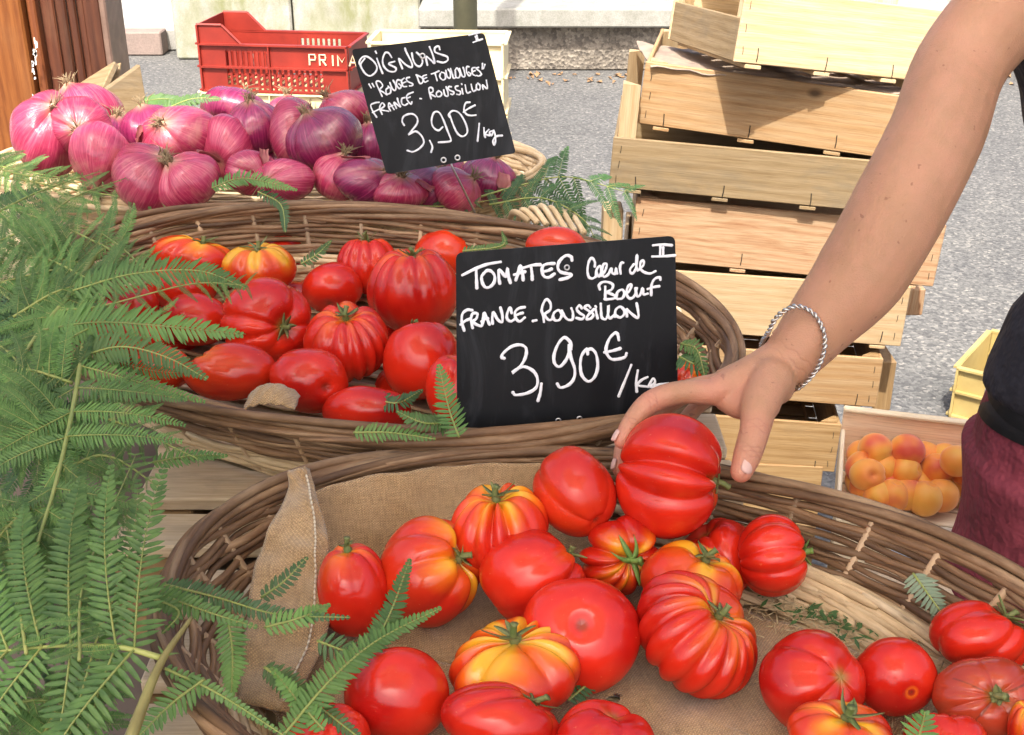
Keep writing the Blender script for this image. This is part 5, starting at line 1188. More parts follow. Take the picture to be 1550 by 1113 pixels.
# right end of the onion basket: the dark frond hanging to the right
def PD(pts): return [P(a, b, c) for a, b, c in pts]
frond(PD([(720, 300, 1.72), (790, 280, 1.73), (860, 268, 1.76), (945, 290, 1.80)]), .10, 10, 'dark fern frond drooping right of the onion basket', key='d', t0=.1, stem_r=.0014, lenf=lambda s: .5+.35*math.sin(s*3.1), droop=.55, group='fern fronds under the onions')
frond(PD([(740, 310, 1.70), (820, 300, 1.70), (880, 330, 1.70), (905, 370, 1.70)]), .075, 9, 'dark fern frond hanging down beside the crates', key='d', t0=.1, stem_r=.0014, lenf=lambda s: .85-.4*s, droop=.3, group='fern fronds under the onions')
frond(PD([(600, 310, 1.70), (680, 312, 1.70), (760, 300, 1.70)]), .05, 8, 'dark fern frond along the foot of the right onions', key='d', t0=.1, stem_r=.0012, group='fern fronds under the onions')
frond(PD([(20, 270, 1.72), (100, 285, 1.70), (200, 300, 1.68), (290, 308, 1.68)]), .07, 12, 'fern frond along the foot of the left onions', key='n', t0=.05, stem_r=.0014, group='fern fronds under the onions')
frond(PD([(-10, 250, 1.78), (50, 262, 1.76), (130, 275, 1.74)]), .06, 9, 'fern frond on the left rim of the onion basket', key='n', t0=.05, stem_r=.0014, group='fern fronds under the onions')
# light cane ends fanned out at the right end of the onion basket
for i in range(7):
    a = P(770+i*13, 340-i*1, 1.70); b = P(778+i*14, 312+abs(3-i)*3, 1.66+i*.01); c = P(800+i*14, 335+i*3, 1.66)
    Pt = catmull([tuple(a), tuple(b), tuple(c)], 8)
    V, F = tube(Pt, .0045, 6); tag(wobj('loose_cane', V, F, M_PALE, attrs={'along': along_attr(Pt, 6, i*3.)}), '%s pale bent cane sticking out right of the onions' % ('leftmost', 'second', 'third', 'middle', 'fifth', 'sixth', 'rightmost')[i], 'cane', 'loose canes right of the onion basket')

# litter on the burlap: bits of straw and fern crumbs
parts = []
for i in range(420):
    if i < 300: px, py = RNG.normal(1250, 70), RNG.normal(920, 22)+(0)
    else: px, py = RNG.uniform(950, 1450), RNG.uniform(900, 1100)
    if px > 1250: py += (px-1250)*.22
    z = .914+RNG.uniform(0, .006); p = PZ(px, py, z); a = RNG.uniform(0, 3.14); L = RNG.uniform(.002, .009); r = RNG.uniform(.0002, .0007)
    d = np.array((math.cos(a), math.sin(a), RNG.uniform(-.2, .3)))*L; c = np.array(p); parts.append(tube([c-d, c+d], r, 4))
V, F = join(parts); tag(wobj('straw_litter', V, F, M_STRAW), 'scattered straw and leaf crumbs on the burlap of the front basket', 'litter', kind='stuff')
parts = []
for i in range(160):
    px, py = RNG.normal(1290, 70), RNG.normal(935, 16); py += (px-1290)*.2
    z = .916+RNG.uniform(0, .006); p = PZ(px, py, z); a = RNG.uniform(0, 3.14); L = RNG.uniform(.003, .008); d = np.array((math.cos(a), math.sin(a), RNG.uniform(-.2, .4)))*L; c = np.array(p); w_ = np.array((-d[1], d[0], .1*L))*.3
    parts.append(([c-d, c+w_, c+d, c-w_], [(0, 1, 2, 3)]))
V, F = join(parts); tag(wobj('leaf_crumbs', V, F, M_FERND, None, False), 'dark green dried fern crumbs near the pale wall of the front basket', 'litter', kind='stuff')
# long pale split canes lining the inner right wall of the front basket
for i in range(46):
    w = RNG.uniform(.02, .52); u0 = math.radians(RNG.uniform(28, 80)); ul = math.radians(RNG.uniform(18, 34)); n = 16
    u = np.linspace(u0+ul, u0, n); tt = w+np.linspace(.07, -.05, n)*RNG.uniform(.3, 1.3); Pt = B1.pt(u, np.clip(tt, .0, .6), -.011-RNG.uniform(0, .005))
    Pt[:, 2] += .002
    V, F = tube(Pt, np.array([.0014]+[.0040]*(n-2)+[.0022])*RNG.uniform(.7, 1.1), 6, (.55, tuple(CT)))
    wobj('split_cane', V, F, M_PALE, WB1, attrs={'along': along_attr(Pt, 6, i*4.3)})

# ------------------------------------------------------------------ price slates
def strokes(zooms):
    out = []
    for (ox, oy, sc), lst in zooms:
        for st in lst: out.append([(ox+x/sc, oy+y/sc) for x, y in st])
    return out
def slate(label, corners, plane_pts, words, wpx, holes, rad, matc, skewer=None, group='black price slates'):
    """plane_pts: three world points (TL, TR, BL) fixing the board's plane; corners in sight-line coordinates"""
    a, b, c = plane_pts; n = (b-a).cross(c-a).normalized()
    if n.y > 0: n = -n
    def hit(px, py):
        r = ray(px, py); o = Vector((0, 0, CH)); s = (a-o).dot(n)/r.dot(n); return o+r*s
    cs = [hit(*q) for q in corners]; out = []
    for i in range(4):
        p, q, r = cs[i], cs[(i-1) % 4], cs[(i+1) % 4]; k = rad
        e1 = p+(q-p).normalized()*k; e2 = p+(r-p).normalized()*k
        for s in np.linspace(0, 1, 6): out.append((e1*(1-s)**2+p*2*s*(1-s)+e2*s*s))
    m = len(out); th = .0022
    t = link('price_slate', None, None, Matrix.Translation(sum(cs, Vector())/4)); tag(t, label, 'sign', group)
    V = [tuple(p) for p in out]+[tuple(p-n*th) for p in out]; F = [tuple(range(m)), tuple(range(2*m-1, m-1, -1))]+[(i, i+m, (i+1) % m+m, (i+1) % m) for i in range(m)]
    bm = bmesh.new(); vs = [bm.verts.new(v) for v in V]; [bm.faces.new([vs[i] for i in f]) for f in F]; bmesh.ops.recalc_face_normals(bm, faces=bm.faces[:])
    V = [tuple(v.co) for v in bm.verts]; bm.verts.index_update(); F = [tuple(v.index for v in f.verts) for f in bm.faces]; bm.free()
    wobj('board', V, F, M_BLACK, t, False)
    for nm, sts, wf in words:
        parts = []
        for st in sts:
            pts = catmull(st, 5); w3 = np.array([tuple(hit(x, y)+n*.00035) for x, y in pts]); dd = depth(w3[0]); r = wpx*wf/2*dd/FPX
            # rounded ends
            t0 = w3[0]-w3[1]; t1 = w3[-1]-w3[-2]; t0 /= np.linalg.norm(t0)+1e-9; t1 /= np.linalg.norm(t1)+1e-9
            w3 = np.vstack([w3[0]+t0*r*.9, w3[0]+t0*r*.5, w3, w3[-1]+t1*r*.5, w3[-1]+t1*r*.9]); k = len(w3)
            R = r*(.97+.13*np.sin(np.arange(k)*.45+len(st))+.07*np.sin(np.arange(k)*1.7+len(st)*2)); R[0] = r*.3; R[1] = r*.85; R[-1] = r*.3; R[-2] = r*.85
            parts.append(tube(w3, R, 8, (.16, np.array(n))))
        V, F = join(parts); wobj(nm, V, F, matc, t)
    for hx, hy in holes:
        c = hit(hx, hy); x = (b-a).normalized(); y = n.cross(x); r = 3.6*depth(c)/FPX
        ring = [c+n*.0008+x*r*math.cos(q)+y*r*math.sin(q) for q in np.linspace(0, 2*math.pi, 17)]
        V, F = tube([tuple(p) for p in ring], r*.38, 6, cap=False); wobj('eyelet', V, F, M_STEEL, t)
    if skewer:
        pts = [hit(*skewer[0])-n*.004]+[P(*q) for q in skewer[1:]]; V, F = tube([tuple(p) for p in pts], .0014, 8); wobj('skewer', V, F, M_STEEL, t)
    return t, n
zA, zB, zC, zD, zE, zF = (685, 350, 8.561), (860, 350, 8.561), (685, 440, 8.561), (800, 440, 8.561), (740, 490, 8.561), (850, 490, 6.544)
W2 = [
 ('word_tomates', strokes([(zA, [[(130, 570), (290, 490), (450, 430), (620, 400)], [(305, 500), (310, 620), (315, 740)],
   [(380, 580), (440, 515), (500, 520), (545, 580), (540, 660), (490, 720), (430, 730), (390, 680), (375, 600), (400, 550)],
   [(612, 680), (600, 600), (605, 500), (690, 590), (712, 480), (725, 590), (750, 670)], [(820, 635), (850, 540), (878, 445), (905, 540), (915, 635)], [(800, 565), (870, 545), (940, 525)],
   [(920, 475), (1050, 440), (1140, 435)], [(1020, 480), (1030, 560), (1033, 630)], [(1320, 420), (1230, 425), (1170, 455), (1160, 530), (1190, 590), (1250, 600), (1320, 555)], [(1180, 525), (1240, 510), (1285, 490)],
   [(1548, 380), (1535, 335), (1480, 315), (1420, 350), (1375, 410), (1365, 480), (1400, 530), (1480, 550), (1545, 565), (1490, 605), (1390, 630)]])]), 1.0),
 ('word_coeur_de', strokes([(zB, [[(345, 460), (345, 400), (310, 350), (270, 390), (250, 500), (265, 590), (310, 615), (360, 590)], [(360, 590), (370, 500), (410, 450), (430, 520), (400, 590), (370, 540)],
   [(430, 580), (480, 510), (500, 430), (460, 430), (440, 500), (460, 590), (520, 560), (560, 480), (570, 540), (610, 550), (620, 480), (635, 550)], [(680, 550), (670, 470), (690, 410), (712, 410)],
   [(850, 430), (800, 500), (820, 550), (860, 520), (890, 420), (893, 310), (880, 420), (900, 510)], [(920, 500), (975, 440), (975, 385), (940, 400), (935, 480), (980, 530), (1060, 550), (1130, 520)]])]), .82),
 ('word_boeuf', strokes([(zB, [[(410, 755), (400, 700), (450, 660), (530, 665), (580, 700), (560, 760), (500, 790), (590, 830), (600, 870), (500, 885), (470, 880)], [(480, 720), (480, 800), (480, 880)],
   [(620, 870), (640, 790), (700, 760), (730, 810), (700, 870), (640, 880)], [(720, 830), (790, 780), (820, 700), (780, 710), (755, 800), (790, 870), (850, 850), (890, 740)],
   [(870, 740), (890, 840), (930, 830), (965, 740), (975, 820), (1030, 810)], [(1195, 630), (1185, 600), (1120, 620), (1080, 700), (1075, 830)], [(1030, 750), (1110, 725), (1180, 715)]])]), .85),
 ('class_mark', strokes([(zB, [[(1100, 185), (1220, 175), (1345, 185)], [(1090, 330), (1250, 325), (1385, 315)], [(1195, 190), (1190, 310)], [(1230, 210), (1230, 310)]])]), .85),
 ('word_france', strokes([(zC, [[(255, 255), (190, 250), (130, 300), (120, 400), (150, 520)], [(105, 440), (170, 390), (230, 365)], [(260, 485), (240, 380), (260, 300), (320, 300), (310, 360), (265, 410), (370, 460), (400, 400)],
   [(385, 430), (400, 350), (412, 285), (450, 370), (480, 440)], [(375, 400), (430, 365), (460, 360)], [(520, 430), (515, 350), (530, 280), (580, 370), (640, 410), (645, 320), (620, 220)],
   [(765, 290), (745, 220), (710, 290), (705, 360), (750, 400), (800, 375)], [(935, 215), (860, 230), (810, 280), (820, 360), (870, 400), (935, 350)], [(820, 320), (870, 300), (910, 290)], [(1040, 395), (1085, 385)]])]), .9),
 ('word_roussillon', strokes([(zD, [[(200, 405), (190, 320), (170, 250), (200, 150), (240, 115), (285, 170), (280, 250), (210, 310), (260, 380), (310, 370)], [(310, 370), (330, 290), (390, 255), (430, 310), (400, 380), (340, 385), (320, 340)],
   [(430, 260), (470, 340), (520, 380), (570, 370), (575, 290), (555, 230)], [(690, 230), (660, 190), (625, 240), (660, 290), (720, 330), (690, 370), (620, 355)],
   [(800, 220), (770, 190), (725, 220), (790, 270), (840, 310), (810, 360), (750, 370), (780, 310), (850, 240)], [(870, 240), (880, 300), (895, 360)], [(867, 203), (874, 212)],
   [(935, 170), (940, 260), (950, 350), (1000, 370), (1030, 300), (1035, 190), (1030, 290), (1050, 360), (1110, 320)], [(1120, 340), (1130, 250), (1190, 210), (1240, 260), (1230, 320), (1180, 350), (1130, 320)],
   [(1275, 335), (1270, 240), (1310, 280), (1400, 350), (1425, 330), (1415, 240), (1400, 165)]])]), .85),
 ('price_figures', strokes([(zE, [[(200, 450), (165, 435), (190, 380), (290, 300), (400, 275), (475, 310), (485, 390), (450, 490), (390, 570), (300, 640), (380, 580), (470, 560), (580, 620), (630, 720), (610, 830), (500, 900), (350, 925), (310, 890)],
   [(680, 780), (665, 900), (635, 1000)], [(1065, 330), (1060, 250), (980, 180), (900, 260), (845, 400), (850, 510), (910, 560), (980, 500), (1030, 400), (1040, 260), (1060, 430), (1110, 580), (1105, 700), (1040, 790), (930, 830), (885, 780)],
   [(1280, 395), (1270, 330), (1200, 420), (1185, 560), (1210, 680), (1290, 750), (1370, 690), (1410, 560), (1390, 400), (1330, 330), (1260, 350)]]),
   (zD, [[(1170, 640), (1155, 570), (1120, 550), (1050, 620), (1005, 740), (1020, 830), (1080, 890), (1180, 885), (1250, 860), (1268, 815)], [(985, 800), (1090, 780), (1190, 750)]])]), 1.0),
 ('per_kilo', strokes([(zF, [[(690, 410), (630, 560), (565, 720)], [(755, 465), (740, 570), (745, 675)], [(850, 530), (790, 560), (755, 610), (850, 625)], [(860, 625), (905, 545), (925, 580), (880, 630), (935, 600), (890, 670), (950, 650)], [(960, 655), (948, 612), (1000, 600), (1055, 592)]])]), .85),
]
pa, pb, pcn = P(690, 383, 1.165), P(1022, 357, 1.175), P(692, 661, 1.20)
slate('large black price slate for tomatoes with white handwriting, standing in the middle basket', [(690, 383), (1022, 357), (1027, 638), (692, 661)], (pa, pb, pcn), W2, 5.0, [(845, 637), (877, 634), (858, 405)], .007, M_CHALK, [(861, 630), (861, 720, 1.23)])
zG, zH, zI, zJ, zK = (525, 40, 11.07), (645, 40, 11.07), (545, 110, 11.07), (640, 110, 11.07), (590, 150, 7.75)
W1 = [
 ('word_oignons', strokes([(zG, [[(240, 680), (210, 600), (260, 520), (340, 510), (440, 580), (505, 680), (480, 770), (400, 830), (330, 810), (270, 740), (235, 640), (300, 540)], [(505, 540), (550, 670), (600, 790)], [(480, 420), (495, 450)],
   [(750, 520), (700, 450), (640, 450), (600, 560), (620, 670), (700, 750), (800, 760), (820, 700), (700, 630), (800, 590)], [(930, 710), (870, 540), (980, 640), (1080, 690), (1090, 620), (1000, 440), (975, 370)],
   [(1090, 450), (1110, 560), (1160, 650), (1230, 670), (1270, 590), (1230, 500), (1170, 440)], [(1350, 650), (1325, 510), (1400, 560), (1470, 620), (1440, 480), (1385, 345)]]),
   (zH, [[(230, 390), (210, 335), (150, 360), (150, 430), (240, 470), (350, 510), (360, 570), (290, 610), (190, 590)]])]), 1.0),
 ('class_mark', strokes([(zH, [[(720, 150), (810, 125), (900, 105)], [(790, 270), (870, 240), (945, 215)], [(825, 170), (850, 240)], [(850, 150), (870, 230)]])]), .9),
 ('word_rouges_de_toulouges', strokes([(zH, [[(90, 800), (150, 780), (215, 750)], [(150, 790), (185, 910)], [(240, 790), (230, 850), (280, 900), (325, 870), (310, 790), (260, 770)], [(330, 740), (350, 840), (400, 870), (405, 780), (370, 720)],
   [(410, 710), (440, 810), (460, 870), (500, 860)], [(490, 760), (500, 850), (550, 860), (570, 790), (520, 700), (485, 740)], [(560, 710), (600, 830), (650, 840), (640, 750), (620, 690)], [(720, 680), (680, 680), (680, 770), (720, 830), (750, 800), (710, 770)],
   [(820, 690), (770, 710), (780, 800), (830, 830)], [(780, 760), (820, 745)], [(880, 690), (840, 710), (900, 760), (925, 810), (880, 835), (850, 825)], [(945, 625), (940, 715)], [(985, 640), (960, 710)]]),
   (zI, [[(150, 195), (185, 255)], [(205, 185), (235, 240)], [(370, 400), (310, 270), (270, 160), (330, 150), (380, 220), (330, 290), (390, 330), (450, 375)], [(480, 250), (435, 290), (450, 360), (510, 340), (510, 270), (470, 230)],
   [(500, 170), (540, 270), (590, 300), (600, 220), (555, 130)], [(680, 130), (620, 130), (615, 210), (660, 270), (690, 230), (650, 190)], [(740, 95), (695, 140), (720, 230), (780, 235)], [(710, 180), (770, 155)],
   [(830, 80), (775, 100), (800, 150), (880, 190), (870, 220), (830, 225)], [(950, 50), (1000, 180), (1050, 160), (1040, 90), (940, 40)], [(1110, 40), (1050, 70), (1080, 160), (1135, 140)], [(1060, 110), (1115, 85)]])]), .85),
 ('word_france_roussillon', strokes([(zI, [[(320, 500), (250, 510), (180, 550), (220, 660), (280, 750)], [(210, 670), (330, 610)], [(370, 700), (330, 590), (370, 510), (410, 560), (350, 620), (480, 650)], [(510, 640), (480, 580), (490, 510), (570, 620)], [(480, 580), (550, 550)],
   [(610, 600), (570, 500), (680, 580), (640, 490), (625, 430)], [(750, 420), (700, 440), (700, 520), (750, 550), (800, 520)], [(890, 330), (800, 370), (780, 440), (850, 530), (870, 490)], [(790, 430), (840, 410)], [(1005, 437), (1028, 440)]]),
   (zJ, [[(140, 440), (110, 340), (105, 260), (160, 260), (170, 320), (120, 350), (210, 405)], [(280, 310), (230, 340), (240, 400), (300, 395), (315, 340), (260, 305)], [(350, 290), (370, 380), (420, 395), (420, 330), (390, 240)],
   [(480, 240), (430, 240), (440, 290), (520, 330), (500, 370), (470, 360)], [(590, 225), (545, 240), (560, 290), (630, 320), (620, 370), (570, 365)], [(655, 270), (672, 360)], [(650, 190), (655, 200)], [(710, 210), (740, 340), (800, 325)],
   [(810, 200), (840, 310), (890, 295)], [(900, 200), (900, 270), (950, 290), (960, 220), (920, 180)], [(1010, 280), (1000, 210), (1080, 270), (1065, 130)]])]), .85),
 ('price_figures', strokes([(zK, [[(170, 310), (145, 260), (170, 200), (260, 175), (320, 220), (320, 290), (260, 370), (220, 420), (300, 380), (370, 430), (400, 510), (350, 580), (270, 620), (205, 605)], [(470, 490), (500, 560), (485, 625)],
   [(620, 330), (570, 370), (510, 330), (490, 250), (520, 160), (580, 160), (630, 250), (680, 380), (715, 470), (700, 500), (570, 510)], [(720, 230), (690, 190), (740, 140), (820, 170), (890, 290), (910, 390), (860, 440), (800, 410), (750, 320), (705, 190)],
   [(940, 40), (890, 50), (870, 130), (900, 180), (950, 195), (1010, 190)], [(865, 155), (920, 115), (1000, 75)], [(1050, 290), (1040, 400), (1030, 495)], [(1105, 340), (1110, 420), (1120, 450)], [(1160, 360), (1120, 410), (1170, 430)],
   [(1220, 370), (1170, 390), (1190, 430), (1225, 380), (1240, 480), (1225, 540), (1210, 490), (1250, 440), (1320, 430)]])]), 1.0),
]
slate('smaller tilted black price slate for red onions, on a thin skewer', [(532, 75), (733, 50), (781, 232), (585, 264)], (P(532, 75, 1.60), P(733, 50, 1.60), P(585, 264, 1.63)), W1, 2.9, [(671.5, 242.5), (692.5, 239), (639.5, 85)], .005, M_CHALK2, [(680, 236), (684, 252, 1.635), (719, 322, 1.66)])

# ------------------------------------------------------------------ the person at the right
def sphere(c, r, k=14):
    V = []; F = []
    for i in range(k+1):
        th = math.pi*i/k
        for j in range(2*k): ph = math.pi*j/k; V.append((c[0]+r*math.sin(th)*math.cos(ph), c[1]+r*math.sin(th)*math.sin(ph), c[2]+r*math.cos(th)))
    for i in range(k):
        for j in range(2*k): F.append((i*2*k+j, (i+1)*2*k+j, (i+1)*2*k+(j+1) % (2*k), i*2*k+(j+1) % (2*k)))
    return np.array(V), F
def chain(pts, rad, sub=5):
    """overlapping balls and cones through the joints"""
    C = catmull([tuple(p) for p in pts], sub); R = np.interp(np.linspace(0, len(pts)-1, len(C)), range(len(pts)), rad)
    out = [sphere(C[0], R[0]), sphere(C[-1], R[-1])]; out.append(tube(C, R, 20)); return out
def blob(c, r, squash):
    V, F = sphere((0, 0, 0), 1, 18); return V*np.array(squash)*r+np.array(c), F
def organic(name, parts, mat, parent, vox, smooth_it=8, fac=.5, disp=None):
    V, F = join(parts); bm = bmesh.new(); me = mesh(name, V, F, mat)
    bm.from_mesh(me); bmesh.ops.recalc_face_normals(bm, faces=bm.faces[:]); bm.to_mesh(me); bm.free()
    o = link(name, me, None, Matrix.Identity(4)); md = o.modifiers.new('r', 'REMESH'); md.mode = 'VOXEL'; md.voxel_size = vox; md.use_smooth_shade = True
    sm = o.modifiers.new('s', 'SMOOTH'); sm.iterations = smooth_it; sm.factor = fac
    dg = bpy.context.evaluated_depsgraph_get(); ev = o.evaluated_get(dg); m2 = bpy.data.meshes.new_from_object(ev); m2.name = name
    bpy.data.objects.remove(o); m2.polygons.foreach_set('use_smooth', [True]*len(m2.polygons))
    if disp:
        n = len(m2.vertices); co_ = np.empty(n*3); m2.vertices.foreach_get('co', co_); co_ = co_.reshape(-1, 3); nn = np.empty(n*3); m2.vertices.foreach_get('normal', nn); nn = nn.reshape(-1, 3)
        co_ = disp(co_, nn); m2.vertices.foreach_set('co', co_.ravel())
    m2.materials.clear(); m2.materials.append(mat); return link(name, m2, parent, Matrix.Identity(4))
person = empty('person', (.64, 1.2, 0), 'person in black top and maroon trousers reaching out a bare arm to pick a tomato', 'person')
sh = Vector((.505, 1.19, 1.415)); arm = [sh, P(1466, 80, 1.15), P(1416, 205, 1.12), P(1362, 312, 1.105), P(1302, 416, 1.10), P(1244, 486, 1.10), P(1196, 545, 1.10)]
arm_r = [.047, .0425, .0430, .0430, .0410, .0325, .0250]
body = chain(arm, arm_r, 6)
# palm
wr = P(1196, 545, 1.10)
k_i, k_m, k_r, k_p = P(1078, 594, 1.085), P(1088, 582, 1.110), P(1100, 580, 1.132), P(1115, 585, 1.150)
body += chain([wr, P(1140, 567, 1.092), k_i], [.0235, .0165, .0112])
body += chain([wr, P(1140, 563, 1.112), k_m], [.0235, .0160, .0110])
body += chain([wr, P(1148, 562, 1.130), k_r], [.0225, .0150, .0105])
body += chain([wr, P(1155, 566, 1.145), k_p], [.0210, .0140, .0095])
body += chain([P(1150, 575, 1.09), P(1115, 590, 1.095)], [.0175, .0130])
# index, middle, ring, little finger curling over the tomato
F_I = [k_i, P(1030, 594, 1.080), P(985, 609, 1.078), P(956, 640, 1.072), P(941, 668, 1.068)]
F_M = [k_m, P(1035, 592, 1.118), P(978, 615, 1.122), P(946, 668, 1.112), P(937, 712, 1.098)]
F_R = [k_r, P(1050, 592, 1.140), P(1000, 622, 1.148), P(965, 680, 1.135), P(952, 720, 1.12)]
F_P = [k_p, P(1075, 600, 1.158), P(1040, 632, 1.166), P(1005, 680, 1.155), P(990, 715, 1.145)]
body += chain(F_I, [.0116, .0106, .0106, .0090, .0073]); body += chain(F_M, [.0108, .0098, .0094, .0082, .0066])
body += chain(F_R, [.0102, .0092, .0088, .0078, .0064]); body += chain(F_P, [.0092, .0080, .0076, .0068, .0056])
# thumb with its fleshy base
F_T = [P(1168, 575, 1.080), P(1150, 612, 1.062), P(1143, 650, 1.050), P(1131, 690, 1.042), P(1122, 714, 1.038)]
body += chain(F_T, [.0195, .0165, .0132, .0122, .0098])
body += chain([P(1150, 600, 1.07), P(1110, 600, 1.085)], [.0135, .0085])           # web between thumb and index
body += chain([sh, (.60, 1.23, 1.40), (.68, 1.235, 1.38)], [.05, .058, .06])
body += chain([P(1172, 583, 1.085), P(1145, 592, 1.085), P(1115, 600, 1.088)], [.0185, .0165, .0125]); body += chain([P(1155, 612, 1.068), P(1120, 615, 1.080), P(1098, 608, 1.088)], [.0155, .0120, .0095]); body += chain([P(1130, 580, 1.10), P(1095, 590, 1.10)], [.0155, .0125])
# torso, neck, head, other arm, legs
TX, TYY = .707, 1.235
def ell(z, rx, ry, x=TX, y=TYY): return (x, y, z, rx, ry)
def lofted(rings, k=32):
    V = []; F = []
    for (x, y, z, rx, ry) in rings:
        for j in range(k): a = 2*math.pi*j/k; V.append((x+rx*math.cos(a), y+ry*math.sin(a), z))
    for i in range(len(rings)-1):
        for j in range(k): F.append((i*k+j, i*k+(j+1) % k, (i+1)*k+(j+1) % k, (i+1)*k+j))
    F.append(tuple(range(k-1, -1, -1))); F.append(tuple((len(rings)-1)*k+j for j in range(k))); return np.array(V), F
torso = [ell(.86, .150, .105), ell(.95, .148, .11), ell(1.04, .118, .092), ell(1.14, .112, .09), ell(1.24, .128, .105), ell(1.34, .145, .105), ell(1.42, .140, .075), ell(1.47, .06, .05)]
body.append(lofted(torso)); body += chain([(TX, TYY, 1.44), (TX-.005, TYY-.01, 1.56)], [.05, .048])
body.append(blob((TX-.015, TYY-.02, 1.635), 1, (.073, .092, .112))); body += chain([(TX-.04, TYY-.10, 1.625), (TX-.045, TYY-.112, 1.605)], [.010, .013]); body.append(blob((TX-.02, TYY-.07, 1.565), 1, (.045, .04, .035)))
body += chain([(TX+.145, TYY, 1.41), (TX+.20, TYY+.02, 1.26), (TX+.215, TYY, 1.12), (TX+.20, TYY-.10, 1.0), (TX+.17, TYY-.18, .93)], [.05, .044, .038, .032, .024])
body += chain([(TX+.17, TYY-.18, .93), (TX+.14, TYY-.235, .90)], [.022, .014])
for dy, m in ((-.01, 0), (.01, 1), (.03, 2)): body += chain([(TX+.14+.012*m, TYY-.235, .90), (TX+.115+.014*m, TYY-.285, .885)], [.009, .0075], 2)
for sx in (-.085, .085): body += chain([(TX+sx, TYY, .88), (TX+sx*1.05, TYY, .50), (TX+sx*1.1, TYY+.01, .10)], [.078, .052, .036]); body += chain([(TX+sx*1.1, TYY+.03, .05), (TX+sx*1.2, TYY-.15, .03)], [.036, .028])
bob = organic('body', body, M_SKIN, person, .0024, 7, .5)
# redder knuckles and finger tips
nv = len(bob.data.vertices); cc = np.empty(nv*3); bob.data.vertices.foreach_get('co', cc); cc = cc.reshape(-1, 3); fl2 = np.zeros(nv)
for q, s_ in ((F_I[2], .014), (F_I[4], .016), (F_T[4], .018), (F_T[2], .014), (k_i, .016), (F_M[4], .02), (F_M[3], .02)):
    fl2 = np.maximum(fl2, .55*np.exp(-((cc-np.array(q))**2).sum(1)/s_**2))
HP = np.array(P(1090, 630, 1.10)); bm = bmesh.new(); bm.from_mesh(bob.data)
ed_ = [e for e in bm.edges if (np.linalg.norm(np.array(e.verts[0].co)-HP) < .125)]
bmesh.ops.subdivide_edges(bm, edges=ed_, cuts=2, use_grid_fill=True, smooth=0); bm.to_mesh(bob.data); bm.free()
nv = len(bob.data.vertices); cc = np.empty(nv*3); bob.data.vertices.foreach_get('co', cc); cc = cc.reshape(-1, 3); nn_ = np.empty(nv*3); bob.data.vertices.foreach_get('normal', nn_); nn_ = nn_.reshape(-1, 3)
fl2 = np.zeros(nv); cre = np.zeros(nv); dsp = np.zeros(nv)
for q, s_ in ((F_I[2], .014), (F_I[4], .016), (F_T[4], .018), (F_T[2], .014), (k_i, .016), (F_M[4], .02), (F_M[3], .02), (P(1130, 610, 1.08), .018)):
    fl2 = np.maximum(fl2, .6*np.exp(-((cc-np.array(q))**2).sum(1)/s_**2))
for q, a_, rad_, lines in ((F_I[2], F_I[3]-F_I[1], .015, (-.0035, -.001, .0015, .004)), (F_I[3], F_I[4]-F_I[2], .013, (-.0012, .0012)), (F_T[3], F_T[4]-F_T[2], .018, (-.006, -.0035, -.001, .002)), (F_T[2], F_T[3]-F_T[1], .02, (-.003, .001, .004)),
                           (F_M[3], F_M[4]-F_M[2], .013, (-.0012, .0012)), (wr, arm[-1]-arm[-2], .034, (-.004, .004))):
    a_ = np.array(a_.normalized()); rel = cc-np.array(q); sl = rel @ a_; rr2 = np.linalg.norm(rel-sl[:, None]*a_, axis=1); side_ = np.cross(a_, np.array(CT)); across = rel @ (side_/np.linalg.norm(side_))
    for l_ in lines:
        g_ = np.exp(-((sl-l_-.0012*np.sin(across*420+l_*900))/.00065)**2)*(rr2 < rad_)*np.clip(1.2-np.abs(across)/rad_*1.3, 0, 1); dsp -= .00045*g_; cre = np.maximum(cre, g_*.38)
for a0, a1 in ((wr, k_i), (wr, k_m)):        # tendons and a vein on the back of the hand
    A0, A1 = np.array(a0), np.array(a1); ab = A1-A0; tt_ = np.clip(((cc-A0) @ ab)/(ab @ ab), 0, 1); dist = np.linalg.norm(np.cross(cc-A0, ab/np.linalg.norm(ab)), axis=1)
    lat = (cc-A0-tt_[:, None]*ab) @ np.array(CU); up_ = nn_ @ np.array(CU+CT*.3)
    dsp += .0009*np.exp(-((cc-A0-tt_[:, None]*ab) @ np.array(CT)/.0035)**2)*(up_ > .5)*(tt_ > .02)*(tt_ < .97)*(dist < .03)
cc = cc+nn_*dsp[:, None]; bob.data.vertices.foreach_set('co', cc.ravel()); bob.data.polygons.foreach_set('use_smooth', [True]*len(bob.data.polygons))
for nm_, ar_ in (('flush', fl2), ('crease', cre)):
    at = bob.data.attributes.new(nm_, 'FLOAT', 'POINT'); at.data.foreach_set('value', ar_.astype(np.float32))
bob.data.update()
